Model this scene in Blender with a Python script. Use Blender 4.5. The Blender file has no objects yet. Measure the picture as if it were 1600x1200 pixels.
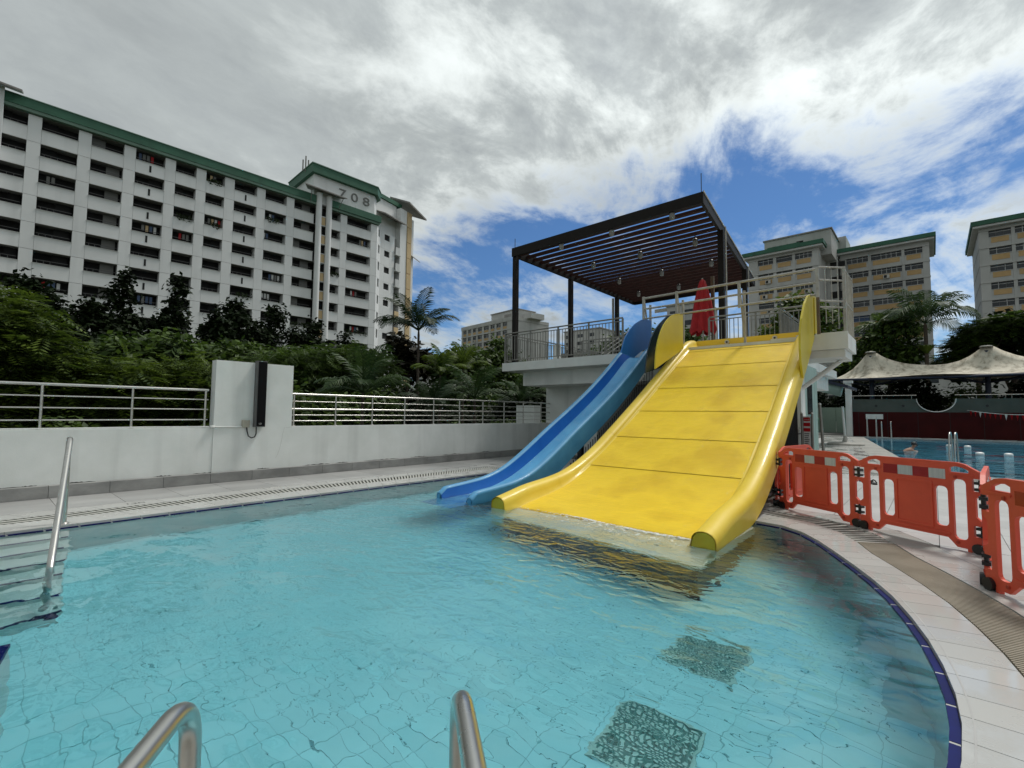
import bpy, bmesh, math, random
import numpy as np
from mathutils import Vector, Matrix, noise
from mathutils.geometry import tessellate_polygon
random.seed(7); np.random.seed(7)
S = bpy.context.scene
R = math.radians

# ------------------------------------------------------------------ camera
def cam_axes(yaw, pitch, roll):
    fw = Vector((-math.sin(yaw)*math.cos(pitch), math.cos(yaw)*math.cos(pitch), math.sin(pitch)))
    r0 = Vector((math.cos(yaw), math.sin(yaw), 0)); u0 = r0.cross(fw)
    r = math.cos(roll)*r0 + math.sin(roll)*u0
    u = -math.sin(roll)*r0 + math.cos(roll)*u0
    return r, u, fw
cr, cu, cf = cam_axes(R(41.6006), R(3.5643), R(0.5525))
cd = bpy.data.cameras.new('camera'); cam = bpy.data.objects.new('camera', cd)
S.collection.objects.link(cam)
cd.sensor_width = 36; cd.lens = 741.47/1600*36; cd.clip_start = 0.05; cd.clip_end = 3000
m = Matrix.Identity(4)
for i in range(3):
    m[i][0] = cr[i]; m[i][1] = cu[i]; m[i][2] = -cf[i]
m.translation = (0, 0, 1.5)
cam.matrix_world = m
S.camera = cam

# ------------------------------------------------------------------ world, sun, exposure
SUN_EL, SUN_AZ = 60.0, -16.0          # degrees above the horizon; degrees left of +Y
W = bpy.data.worlds.new('World'); S.world = W; W.use_nodes = True
def world_sky():
    nt = W.node_tree; N = nt.nodes; L = nt.links; N.clear()
    out = N.new('ShaderNodeOutputWorld'); bg = N.new('ShaderNodeBackground')
    L.new(bg.outputs[0], out.inputs[0]); bg.inputs[1].default_value = 0.10
    sky = N.new('ShaderNodeTexSky'); sky.sky_type = 'NISHITA'; sky.sun_disc = False
    sky.sun_elevation = R(SUN_EL); sky.sun_rotation = R(-SUN_AZ)
    sky.air_density = 1.0; sky.dust_density = 0.3; sky.ozone_density = 2.2
    tc = N.new('ShaderNodeTexCoord'); sp = N.new('ShaderNodeSeparateXYZ'); L.new(tc.outputs['Generated'], sp.inputs[0])
    def M(op, a, b=None, c=None, clamp=False):
        n = N.new('ShaderNodeMath'); n.operation = op; n.use_clamp = clamp
        for i, v in enumerate((a, b, c)):
            if v is None: continue
            if isinstance(v, (int, float)): n.inputs[i].default_value = v
            else: L.new(v, n.inputs[i])
        return n.outputs[0]
    def step(v, a, b, lo=0.0, hi=1.0):
        n = N.new('ShaderNodeMapRange'); n.interpolation_type = 'SMOOTHSTEP'; L.new(v, n.inputs[0])
        n.inputs[1].default_value = a; n.inputs[2].default_value = b; n.inputs[3].default_value = lo; n.inputs[4].default_value = hi
        return n.outputs[0]
    X, Y, Z = sp.outputs
    den = M('ADD', M('MAXIMUM', Z, 0.0), 0.20)
    cm = N.new('ShaderNodeCombineXYZ'); L.new(M('DIVIDE', X, den), cm.inputs[0]); L.new(M('DIVIDE', Y, den), cm.inputs[1])
    def noi(sc, det, rough, dist=0.0, loc=(0, 0, 0), scl=(1, 1, 1), rot=0.0):
        mp = N.new('ShaderNodeMapping'); L.new(cm.outputs[0], mp.inputs[0])
        mp.inputs['Location'].default_value = loc; mp.inputs['Scale'].default_value = scl
        mp.inputs['Rotation'].default_value = (0, 0, rot)
        n = N.new('ShaderNodeTexNoise'); n.inputs['Scale'].default_value = sc; n.inputs['Detail'].default_value = det
        n.inputs['Roughness'].default_value = rough; n.inputs['Distortion'].default_value = dist
        L.new(mp.outputs[0], n.inputs[0]); return n.outputs['Fac']
    # one flat cloud deck: big masses, rolls running across it, small broken puffs
    big = noi(0.55, 3, 0.5, 0.4, (2.2, 3.4, 0))
    mid = noi(1.9, 10, 0.62, 0.5, (1.3, 4.2, 0), (1.0, 0.7, 1), R(40))
    puff = noi(6.5, 9, 0.66, 0.3, (9.3, 2.2, 0), (1.0, 0.75, 1), R(40))
    veil = noi(1.3, 6, 0.55, 0.8, (7.7, 3.1, 0), (1.0, 0.5, 1), R(25))
    # the deck is closed overhead and behind and breaks up low down ahead (towards +Y)
    hz = M('SQRT', M('ADD', M('MULTIPLY', X, X), M('MULTIPLY', Y, Y)))
    azn = M('DIVIDE', M('ADD', M('MULTIPLY', X, -0.22), M('MULTIPLY', Y, 0.975)), M('MAXIMUM', hz, 0.05))
    toward = step(azn, 0.45, 0.93)
    top = step(M('SUBTRACT', Z, M('MULTIPLY', toward, 0.32)), 0.04, 0.34)
    f = M('ADD', M('ADD', M('MULTIPLY', big, 0.5), M('MULTIPLY', mid, 0.85)), M('MULTIPLY', puff, 0.38))
    f = M('ADD', f, M('ADD', M('MULTIPLY', top, 0.40), M('MULTIPLY', M('SUBTRACT', 1.0, toward), 0.13)))
    dens = step(f, 0.80, 1.06)
    # sunlit thin parts bright, thick bases grey, with rolls in the closed deck
    amp = M('ADD', 0.45, M('MULTIPLY', toward, 0.95))
    th = M('ADD', M('MULTIPLY', M('SUBTRACT', mid, 0.5), 2.1), M('ADD', M('MULTIPLY', M('SUBTRACT', puff, 0.5), 1.1), M('MULTIPLY', M('SUBTRACT', big, 0.5), 0.9)))
    th = M('ADD', M('MULTIPLY', th, amp), M('MULTIPLY', top, 0.38))
    th = M('ADD', th, M('MULTIPLY', M('SUBTRACT', 1.0, toward), 0.22))
    cr_ = N.new('ShaderNodeValToRGB'); e = cr_.color_ramp.elements
    e[0].position = 0.0; e[0].color = (5.3, 5.65, 5.6, 1)
    e[1].position = 1.0; e[1].color = (2.15, 2.35, 2.45, 1)
    e.new(0.22).color = (4.4, 4.7, 4.65, 1); e.new(0.58).color = (2.95, 3.2, 3.22, 1)
    L.new(step(th, -0.15, 1.0), cr_.inputs[0])
    vb = step(veil, 0.35, 0.65, 0.84, 1.16)
    dp = N.new('ShaderNodeVectorMath'); dp.operation = 'DOT_PRODUCT'; L.new(tc.outputs['Generated'], dp.inputs[0])
    dp.inputs[1].default_value = (-math.sin(R(SUN_AZ))*math.cos(R(SUN_EL)), math.cos(R(SUN_AZ))*math.cos(R(SUN_EL)), math.sin(R(SUN_EL)))
    vb = M('MULTIPLY', vb, M('MULTIPLY', step(dp.outputs['Value'], 0.30, 0.92, 0.80, 1.08), step(dp.outputs['Value'], 0.90, 1.0, 1.0, 2.3)))     # cloud glows around the hidden sun
    cb = N.new('ShaderNodeVectorMath'); cb.operation = 'SCALE'; L.new(cr_.outputs[0], cb.inputs[0]); L.new(vb, cb.inputs['Scale'])
    sk = N.new('ShaderNodeVectorMath'); sk.operation = 'MULTIPLY'
    L.new(sky.outputs[0], sk.inputs[0]); sk.inputs[1].default_value = SKY_TINT
    mix = N.new('ShaderNodeMix'); mix.data_type = 'RGBA'
    L.new(dens, mix.inputs[0]); L.new(sk.outputs[0], mix.inputs[6]); L.new(cb.outputs[0], mix.inputs[7])
    L.new(mix.outputs[2], bg.inputs[0])
SKY_TINT = (0.27, 0.395, 0.52)
world_sky()
sd = bpy.data.lights.new('sun', 'SUN'); sun = bpy.data.objects.new('sun', sd); S.collection.objects.link(sun)
sd.energy = 1.3; sd.angle = R(11); sd.color = (1.0, 0.96, 0.90)
sdir = Vector((-math.sin(R(SUN_AZ))*math.cos(R(SUN_EL)), math.cos(R(SUN_AZ))*math.cos(R(SUN_EL)), math.sin(R(SUN_EL))))
sun.rotation_euler = sdir.to_track_quat('Z', 'Y').to_euler()
vs = S.view_settings; vs.view_transform = 'Standard'; vs.look = 'None'; vs.exposure = 0.80; vs.gamma = 1.0; vs.use_curve_mapping = False
cy = S.cycles
cy.use_denoising = True; cy.max_bounces = 10; cy.diffuse_bounces = 4; cy.glossy_bounces = 4; cy.transmission_bounces = 8
cy.transparent_max_bounces = 8; cy.caustics_refractive = True; cy.caustics_reflective = False; cy.sample_clamp_indirect = 6.0

# ------------------------------------------------------------------ helpers
COL = S.collection
def mat(name, col, col2=None, scale=3.0, rough=0.6, metal=0.0, bump=0.0, bscale=40.0, spec=0.5, rand=0.0,
        coat=0.0, detail=6, stretch=(1, 1, 1), lo=0.35, hi=0.65, rough2=None, bdist=0.01, streak=None):
    M = bpy.data.materials.new(name); M.use_nodes = True
    nt = M.node_tree; N = nt.nodes; L = nt.links
    b = N['Principled BSDF']; b.inputs['Roughness'].default_value = rough; b.inputs['Metallic'].default_value = metal
    b.inputs['Specular IOR Level'].default_value = spec; b.inputs['Coat Weight'].default_value = coat
    b.inputs['Coat Roughness'].default_value = 0.08
    g = N.new('ShaderNodeNewGeometry'); mp = N.new('ShaderNodeMapping'); L.new(g.outputs['Position'], mp.inputs[0])
    mp.inputs['Scale'].default_value = stretch
    n = N.new('ShaderNodeTexNoise'); n.inputs['Scale'].default_value = scale; n.inputs['Detail'].default_value = detail
    n.inputs['Roughness'].default_value = 0.6; L.new(mp.outputs[0], n.inputs[0])
    mr = N.new('ShaderNodeMapRange'); L.new(n.outputs['Fac'], mr.inputs[0]); mr.inputs[1].default_value = lo; mr.inputs[2].default_value = hi
    c2 = col2 if col2 else tuple(c*0.86 for c in col)
    mx = N.new('ShaderNodeMix'); mx.data_type = 'RGBA'; L.new(mr.outputs[0], mx.inputs[0])
    mx.inputs[6].default_value = (*col, 1); mx.inputs[7].default_value = (*c2, 1)
    o = mx.outputs[2]
    if streak:                                    # weather streaks running down, own shape
        sc, sa = streak
        m2 = N.new('ShaderNodeMapping'); L.new(g.outputs['Position'], m2.inputs[0]); m2.inputs['Scale'].default_value = (sc, sc, sc*0.06)
        n2 = N.new('ShaderNodeTexNoise'); n2.inputs['Scale'].default_value = 1.0; n2.inputs['Detail'].default_value = 7; L.new(m2.outputs[0], n2.inputs[0])
        r2 = N.new('ShaderNodeMapRange'); L.new(n2.outputs['Fac'], r2.inputs[0]); r2.inputs[1].default_value = 0.52; r2.inputs[2].default_value = 0.75
        r2.inputs[3].default_value = 1.0; r2.inputs[4].default_value = 1.0-sa
        v2 = N.new('ShaderNodeVectorMath'); v2.operation = 'SCALE'; L.new(o, v2.inputs[0]); L.new(r2.outputs[0], v2.inputs['Scale']); o = v2.outputs[0]
    if rand > 0:
        oi = N.new('ShaderNodeObjectInfo'); rr = N.new('ShaderNodeMapRange'); L.new(oi.outputs['Random'], rr.inputs[0])
        rr.inputs[3].default_value = 1-rand; rr.inputs[4].default_value = 1+rand
        vm = N.new('ShaderNodeVectorMath'); vm.operation = 'SCALE'; L.new(o, vm.inputs[0]); L.new(rr.outputs[0], vm.inputs['Scale']); o = vm.outputs[0]
    L.new(o, b.inputs['Base Color'])
    if rough2 is not None:
        r3 = N.new('ShaderNodeMapRange'); L.new(n.outputs['Fac'], r3.inputs[0]); r3.inputs[1].default_value = lo; r3.inputs[2].default_value = hi
        r3.inputs[3].default_value = rough; r3.inputs[4].default_value = rough2; L.new(r3.outputs[0], b.inputs['Roughness'])
    if bump > 0:
        nb = N.new('ShaderNodeTexNoise'); nb.inputs['Scale'].default_value = bscale; nb.inputs['Detail'].default_value = 4; L.new(mp.outputs[0], nb.inputs[0])
        bp = N.new('ShaderNodeBump'); bp.inputs['Strength'].default_value = bump; bp.inputs['Distance'].default_value = bdist
        L.new(nb.outputs['Fac'], bp.inputs['Height']); L.new(bp.outputs[0], b.inputs['Normal'])
    return M

def fast_mesh(name, V, F, smooth=False):
    """V (n,3) array, F list of equal-length faces or (m,k) array"""
    me = bpy.data.meshes.new(name); V = np.asarray(V, np.float32); F = np.asarray(F, np.int32)
    me.vertices.add(len(V)); me.vertices.foreach_set('co', V.ravel())
    k = F.shape[1]; me.loops.add(F.size); me.loops.foreach_set('vertex_index', F.ravel())
    me.polygons.add(len(F)); me.polygons.foreach_set('loop_start', np.arange(0, F.size, k, dtype=np.int32))
    me.update(calc_edges=True)
    if smooth: me.polygons.foreach_set('use_smooth', np.ones(len(F), bool))
    return me

class MB:
    def __init__(s): s.v = []; s.f = []; s.sm = []
    def add(s, V, F, sm=False):
        o = len(s.v); s.v += [tuple(p) for p in V]; s.f += [[i+o for i in f] for f in F]; s.sm += [sm]*len(F); return s
    def box(s, a, b):
        (x0, y0, z0), (x1, y1, z1) = [tuple(map(min, a, b)), tuple(map(max, a, b))]
        V = [(x0,y0,z0),(x1,y0,z0),(x1,y1,z0),(x0,y1,z0),(x0,y0,z1),(x1,y0,z1),(x1,y1,z1),(x0,y1,z1)]
        return s.add(V, [(0,3,2,1),(4,5,6,7),(0,1,5,4),(1,2,6,5),(2,3,7,6),(3,0,4,7)])
    def prism(s, poly, z0, z1, holes=()):
        """polygon (list of xy, ccw) with optional holes, extruded z0..z1"""
        loops = [list(poly)]+[list(h) for h in holes]
        flat = [p for l in loops for p in l]; n = len(flat)
        V = [(p[0], p[1], z1) for p in flat]+[(p[0], p[1], z0) for p in flat]
        if len(loops) == 1 and n <= 4: tr = [tuple(range(n))]
        else: tr = tessellate_polygon([[Vector((p[0], p[1], 0)) for p in l] for l in loops])
        F = []
        for t in tr:
            a = sum(flat[t[i]][0]*flat[t[(i+1) % len(t)]][1]-flat[t[(i+1) % len(t)]][0]*flat[t[i]][1] for i in range(len(t)))
            t = tuple(t) if a > 0 else tuple(reversed(t))
            F.append(t); F.append(tuple(i+n for i in reversed(t)))
        o = 0
        for l in loops:
            k = len(l)
            for i in range(k):
                a, b = o+i, o+(i+1) % k; F.append((a, a+n, b+n, b))
            o += k
        return s.add(V, F)
    def tube(s, path, r, n=8, cap=True, sm=True, closed=False):
        P = [Vector(p) for p in path]; k = len(P)
        rs = r if isinstance(r, (list, tuple)) else [r]*k
        T = []
        for i in range(k):
            a = P[max(i-1, 0)]; b = P[min(i+1, k-1)]; T.append((b-a).normalized())
        up = Vector((0, 0, 1)) if abs(T[0].z) < 0.9 else Vector((1, 0, 0))
        nx = T[0].cross(up).normalized(); V = []
        for i in range(k):
            nx = (nx - T[i]*nx.dot(T[i])).normalized(); ny = T[i].cross(nx)
            for j in range(n):
                a = 2*math.pi*j/n; V.append(P[i]+(nx*math.cos(a)+ny*math.sin(a))*rs[i])
        F = [(i*n+j, i*n+(j+1) % n, (i+1)*n+(j+1) % n, (i+1)*n+j) for i in range(k-1) for j in range(n)]
        s.add(V, F, sm)
        if cap: s.add([V[j] for j in range(n)], [tuple(reversed(range(n)))]); s.add([V[(k-1)*n+j] for j in range(n)], [tuple(range(n))])
        return s
    def lathe(s, prof, c=(0, 0, 0), n=16, sm=True):
        V = [(c[0]+r*math.cos(2*math.pi*j/n), c[1]+r*math.sin(2*math.pi*j/n), c[2]+z) for r, z in prof for j in range(n)]
        F = [(i*n+j, i*n+(j+1) % n, (i+1)*n+(j+1) % n, (i+1)*n+j) for i in range(len(prof)-1) for j in range(n)]
        return s.add(V, F, sm)
    def mesh(s, name, org=(0, 0, 0)):
        me = bpy.data.meshes.new(name); ox, oy, oz = org
        me.from_pydata([(x-ox, y-oy, z-oz) for x, y, z in s.v], [], s.f); me.update()
        if any(s.sm): me.polygons.foreach_set('use_smooth', s.sm)
        return me
    def build(s, name, m=None, parent=None, org=None, kind=None):
        if org is None: org = tuple(parent['org']) if parent is not None and 'org' in parent else (0, 0, 0)
        me = s.mesh(name, org); return link(name, me, m, parent, kind=kind)

def link(name, me, m=None, parent=None, loc=None, rz=None, scale=None, kind=None):
    if m is not None and len(me.materials) == 0: me.materials.append(m)
    o = bpy.data.objects.new(name, me); COL.objects.link(o)
    if parent is not None: o.parent = parent
    if loc is not None: o.location = loc
    if rz is not None: o.rotation_euler = (0, 0, rz)
    if scale is not None: o.scale = scale
    if kind: o['kind'] = kind
    return o
def thing(name, label, cat, loc=(0, 0, 0), rz=0.0, group=None):
    """an Empty at the base; parts are built in world coordinates minus 'org' (only when rz = 0) or locally"""
    o = bpy.data.objects.new(name, None); COL.objects.link(o); o.empty_display_size = 0.2
    o.location = loc; o.rotation_euler = (0, 0, rz); o['label'] = label; o['category'] = cat
    if group: o['group'] = group
    if rz == 0.0: o['org'] = tuple(float(c) for c in loc)
    return o
def tag(o, label, cat, group=None):
    o['label'] = label; o['category'] = cat
    if group: o['group'] = group
    return o
def kids(o): return [c for c in bpy.data.objects if c.parent == o]
def copy_tree(o, parent=None, ch=None):
    if ch is None:
        ch = {}
        for c in bpy.data.objects:
            if c.parent: ch.setdefault(c.parent.name, []).append(c)
    c = o.copy(); COL.objects.link(c)
    if parent is not None: c.parent = parent
    for k in ch.get(o.name, []): copy_tree(k, c, ch)
    return c
UNIT = {}
def ubox(name, m, parent, a, b, kind=None):
    """box part sharing one unit cube mesh per (name, material), in the parent's local frame"""
    key = (name, m.name)
    if key not in UNIT:
        me = MB().box((-.5, -.5, -.5), (.5, .5, .5)).mesh(name); me.materials.append(m); UNIT[key] = me
    c = [(p+q)/2 for p, q in zip(a, b)]; s = [abs(q-p) for p, q in zip(a, b)]
    return link(name, UNIT[key], None, parent, loc=c, scale=s, kind=kind)

def text_mesh(txt, size, ext, name='number'):
    cu_ = bpy.data.curves.new(name, 'FONT'); cu_.body = txt; cu_.size = size; cu_.extrude = ext; cu_.align_x = 'CENTER'; cu_.align_y = 'CENTER'
    o = bpy.data.objects.new(name, cu_); COL.objects.link(o)
    bpy.context.view_layer.update()
    me = bpy.data.meshes.new_from_object(o.evaluated_get(bpy.context.evaluated_depsgraph_get()))
    bpy.data.objects.remove(o); me.name = name; return me

# ------------------------------------------------------------------ materials
m_white = mat('painted_wall', (.78, .80, .78), (.70, .725, .70), 1.6, .75, bump=.15, bscale=60, streak=(2.2, .18))
m_slab = mat('painted_concrete', (.70, .72, .70), (.60, .62, .60), .9, .7, streak=(1.6, .22))
m_grey_tile = mat('grey_stone_tile', (.27, .27, .265), (.40, .40, .39), 1.4, .35, stretch=(1, .35, 1), rand=.07, bump=.1, bscale=30)
m_skirt = mat('skirting_stone_tile', (.20, .20, .195), (.31, .31, .30), 2.5, .45, stretch=(1, .8, 1.6), rand=.10, bump=.15, bscale=30)
m_joint = mat('tile_joint', (.13, .13, .12), None, 8, .9)
m_ltile = mat('white_pool_tile', (.47, .47, .45), (.41, .41, .39), 1.1, .06, rand=.05, rough2=.34, lo=.46, hi=.54, bump=.06, bscale=90, bdist=.004)
m_dtile = mat('deck_tile', (.47, .47, .46), (.38, .38, .37), 1.2, .45, rand=.06, bump=.1, bscale=60, bdist=.004)
m_blue = mat('navy_glazed_tile', (.004, .010, .11), (.003, .007, .075), 6, .4, rand=.2, spec=.12)
m_ptile = mat('pool_tile', (.46, .79, .83), (.40, .74, .79), 1.3, .3, rand=.05)
m_pgrout = mat('pool_grout', (.31, .60, .64), None, 5, .8)
m_pwall = mat('pool_wall_tile', (.38, .56, .56), (.32, .50, .51), 2, .3)
m_step = mat('step_tile', (.58, .68, .66), (.48, .60, .58), 2, .35, rand=.04)
m_grate_l = mat('grate_bar_pale', (.46, .46, .42), None, 9, .5)
m_grate_b = mat('grate_bar_sand', (.36, .32, .25), (.27, .24, .18), 3, .45, rand=.05)
m_dark = mat('dark_gap', (.012, .012, .012), None, 9, .8)
m_steel = mat('brushed_steel', (.60, .59, .56), (.50, .49, .46), 9, .26, metal=1.0, rough2=.36)
m_gsteel = mat('dull_steel', (.24, .24, .22), (.17, .17, .155), 5, .5, metal=.6)
m_galv = mat('weathered_grey_paint', (.42, .41, .37), (.30, .29, .26), 6, .6)
m_black = mat('black_plastic', (.012, .012, .013), None, 9, .4)
m_pergola = mat('dark_brown_steel', (.008, .006, .005), (.012, .009, .007), 5, .6, spec=.2)
m_slat = mat('brown_slat', (.040, .013, .010), (.024, .009, .007), 4, .7, spec=.2)
m_red = mat('red_umbrella_cloth', (.42, .012, .016), (.30, .008, .012), 5, .8)
m_orange = mat('orange_plastic', (.72, .095, .045), (.60, .07, .035), 1.8, .48, bump=.12, bscale=50, rand=.04)
m_redtile = mat('red_reflector', (.33, .008, .012), None, 8, .25)
m_whtile = mat('white_reflector', (.52, .54, .53), (.42, .44, .44), 60, .25, stretch=(1, 1, .05))
m_green = mat('green_fascia', (.030, .13, .075), (.022, .10, .058), .5, .6, streak=(.9, .25))
m_greenl = mat('pale_green_trim', (.16, .26, .20), None, .5, .6)
m_block = mat('block_paint', (.78, .79, .785), (.72, .73, .725), .25, .8, rand=.03, streak=(.8, .10))
m_blockb = mat('shaded_block_paint', (.50, .50, .48), (.42, .42, .40), .25, .8, rand=.04, streak=(.8, .16))  # block paint darkened: holds the shade on these faces as well as dirt
m_tan = mat('tan_panel', (.52, .35, .17), (.44, .29, .13), .5, .8, rand=.08)
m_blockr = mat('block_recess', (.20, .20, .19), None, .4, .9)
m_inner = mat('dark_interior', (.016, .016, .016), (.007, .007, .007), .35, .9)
m_sill = mat('window_sill', (.62, .63, .62), None, 1, .7)
m_cream = mat('cream_panel', (.62, .46, .26), (.54, .40, .22), .5, .8, rand=.05)
m_glass = mat('window_glass', (.018, .022, .026), (.030, .036, .042), .8, .12, rand=.3)
m_frame = mat('window_frame', (.10, .10, .10), None, 1, .5)
m_roofg = mat('grey_canopy_roof', (.30, .28, .26), (.22, .21, .20), .8, .8)
m_bark = mat('bark', (.085, .065, .048), (.05, .04, .03), 6, .9, bump=.4, bscale=20, bdist=.03)
m_ac = mat('air_conditioner', (.55, .54, .50), None, 2, .6)
m_mint = mat('mint_paint', (.32, .45, .41), (.26, .38, .35), 1, .5)
m_navy = mat('navy_steel', (.012, .022, .05), None, 2, .5)
m_maroon = mat('maroon_tile_wall', (.050, .004, .004), (.035, .003, .003), 1.5, .7, spec=.15)  # base colour deepened to include the shade the wall stands in
m_pgreen = mat('pale_green_board', (.26, .35, .28), (.22, .31, .25), .8, .6)
m_bin = mat('green_bin_plastic', (.012, .085, .040), None, 3, .4)
m_cap = mat('swim_cap', (.012, .012, .015), None, 9, .35)
m_skin = mat('skin', (.42, .24, .16), (.36, .20, .13), 8, .5)
m_float = mat('white_lane_float', (.75, .76, .75), None, 8, .3)
m_ground = mat('earth_and_grass', (.035, .05, .018), (.06, .055, .03), .4, .95)
m_text = mat('grey_numeral', (.20, .20, .19), None, 3, .7)
m_ink = mat('black_print', (.02, .02, .02), None, 3, .6)
m_rim_blue = m_blue
# ================================================================== SETTING
def struct(name, mb, m, parent=None):
    o = mb.build(name, m, parent)
    if parent is None: o['kind'] = 'structure'
    return o

# ground as one sheet to the horizon
struct('ground', MB().add([(-1500, -1500, -1.75), (1500, -1500, -1.75), (1500, 1500, -1.75), (-1500, 1500, -1.75)], [(0, 1, 2, 3)]), m_ground)

# --- outline of the slide pool (clockwise, outward is to the left of travel)
PC, PR = (-4.93, 3.3), 4.98
curve = [(-1.62, 7.45), (-1.33, 7.21), (-1.10, 6.86), (-.89, 6.46), (-.66, 6.0), (-.47, 5.59), (-.31, 5.19), (-.18, 4.76), (-.08, 4.36), (-.01, 3.98), (.035, 3.62)]
arc = [(PC[0]+PR*math.cos(R(a)), PC[1]+PR*math.sin(R(a))) for a in range(0, -91, -4)]
PATH = [(-8.5, -1.68), (-8.5, 8.6)] + curve + arc
OFF_L, OFF_R = (.55, .95, 1.38), (.37, .78, 1.20)
OFFS = [OFF_L, OFF_L] + [tuple(a+(b-a)*min(1, i/3) for a, b in zip(OFF_L, OFF_R)) for i in range(len(curve))] + [OFF_R]*len(arc)
BLUEW = [.03, .03] + [.03+.014*min(1, i/6) for i in range(len(curve))] + [.044]*len(arc)
def miters(P):
    n = len(P); out = []
    for i in range(n):
        a = Vector(P[(i-1) % n]); b = Vector(P[i]); c = Vector(P[(i+1) % n])
        d1 = (b-a).normalized(); d2 = (c-b).normalized()
        n1 = Vector((-d1.y, d1.x)); n2 = Vector((-d2.y, d2.x)); m_ = (n1+n2).normalized()
        out.append(m_ / max(.5, m_.dot(n1)))
    return out
MIT = miters(PATH)
NP = len(PATH); PV = [Vector(p) for p in PATH]
SEG = [(PV[(i+1) % NP]-PV[i]).length for i in range(NP)]
CUM = [0]
for l in SEG: CUM.append(CUM[-1]+l)
def offpt(s, k):
    """point at arc length s; k = ring index (0 water edge, 1..3 outer lines) or a float offset"""
    i = min(max(j for j in range(NP+1) if CUM[j] <= s+1e-9), NP-1)
    t = (s-CUM[i])/SEG[i]; j = (i+1) % NP
    def o(q): return 0.0 if k == 0 else (-BLUEW[q] if k == 'b' else (OFFS[q][k-1] if isinstance(k, int) else k))
    a = PV[i]+MIT[i]*o(i); b = PV[j]+MIT[j]*o(j)
    return a.lerp(b, t)
def ring_poly(s0, s1, k1, k2, g=0.0):
    ss = [s0+g]+[c for c in CUM if s0+g+1e-4 < c < s1-g-1e-4]+[s1-g]
    A = [offpt(s, k1) for s in ss]; B = [offpt(s, k2) for s in reversed(ss)]
    if g:
        A = [p+(offpt(s, k2)-p).normalized()*g for p, s in zip(A, ss)]
        B = [p+(offpt(s, k1)-p).normalized()*g for p, s in zip(B, reversed(ss))]
    P = [tuple(p) for p in A+B]
    ar = sum(P[i][0]*P[(i+1) % len(P)][1]-P[(i+1) % len(P)][0]*P[i][1] for i in range(len(P)))
    return P if ar > 0 else P[::-1]
S_CORNER = CUM[1]; S_CURVE = CUM[2]; S_RING = CUM[2+len(curve)]; S_END = S_RING+PR*R(88)

def outline(off):
    return [tuple(PV[i]+MIT[i]*off) for i in range(NP)]
def ccw(P):
    a = sum(P[i][0]*P[(i+1) % len(P)][1]-P[(i+1) % len(P)][0]*P[i][1] for i in range(len(P)))
    return P if a > 0 else P[::-1]
# --- the big pool lies a little askew
BO = Vector((-.15, 17.0)); BL = Vector((-.14, .99)).normalized(); BR = Vector((BL.y, -BL.x))
def bp(a, b): return tuple(BO+BR*a+BL*b)        # a to the right, b away
BIG = [bp(0, 0), bp(45, 0), bp(45, 27), bp(0, 27)]
deck = MB().prism([(-11.4, -14), (45, -14), (45, 75), (-11.4, 75)], -.6, -.055, holes=[ccw(outline(.03))[::-1], [bp(-.03, -.03), bp(45, -.03), bp(45, 27.03), bp(-.03, 27.03)][::-1]])
deck_o = struct('pool_deck', deck, m_joint)

# grey stone tiles along the left wall, white tile, rim, grate
def put(name, poly, z0, z1, m_, parent, kind=None):
    return MB().prism(poly, z0, z1).build(name, m_, parent, kind=kind)
y = -2.3
while y < 12.5:
    x0, x1 = -11.19, -9.885; y1 = y+.796
    P = [(x0, y+.003), (x1, y+.003), (x1, y1), (x0, y1)]
    if y1 > 9.5:   # beyond the corner the white band turns away
        pass
    put('stone_tile', P, -.055, 0.0, m_grey_tile, deck_o); y += .8
for i in range(5):
    for j in range(4):
        xa = -9.88+i*.8; ya = 10.13+j*.8
        if ya < 10.3-(i)*.14: ya = ya
        put('stone_tile', [(xa+.003, ya), (xa+.797, ya), (xa+.797, ya+.795), (xa+.003, ya+.795)], -.055, 0.0, m_grey_tile, deck_o)
def ring(name, k1, k2, L_, s0, s1, m_, z0=-.055, z1=0.0, g=.0025):
    n = max(1, round((s1-s0)/L_)); d = (s1-s0)/n
    for i in range(n): put(name, ring_poly(s0+i*d, s0+(i+1)*d, k1, k2, g), z0, z1, m_, deck_o)
ring('coping_tile', 0, 1, .33, 0, S_CORNER, m_ltile); ring('coping_tile', 0, 1, .33, S_CORNER, S_CURVE, m_ltile)
ring('coping_tile', 0, 1, .25, S_CURVE, S_END, m_ltile)
ring('edge_tile', 2, 3, .33, 0, S_CORNER, m_ltile); ring('edge_tile', 2, 3, .33, S_CORNER, S_CURVE, m_ltile)
ring('edge_tile', 2, 3, .40, S_CURVE, S_END, m_ltile)
# blue trim at the water line
def blue(s0, s1, L_):
    n = max(1, round((s1-s0)/L_)); d = (s1-s0)/n
    for i in range(n):
        P = ring_poly(s0+i*d+.011, s0+(i+1)*d-.011, 'b', 0, 0)
        MB().prism(P, -.075, -.031).build('blue_trim_tile', m_blue, deck_o)
blue(0, S_CORNER, .33); blue(S_CORNER, S_CURVE, .33); blue(S_CURVE, S_END, .40)
mb = MB()
for s0, s1 in ((0, S_CORNER), (S_CORNER, S_CURVE), (S_CURVE, S_END)):
    mb.prism(ring_poly(s0, s1, 'b', 0, .001), -.09, -.0335)
mb.build('trim_bed', m_ltile, deck_o)
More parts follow.
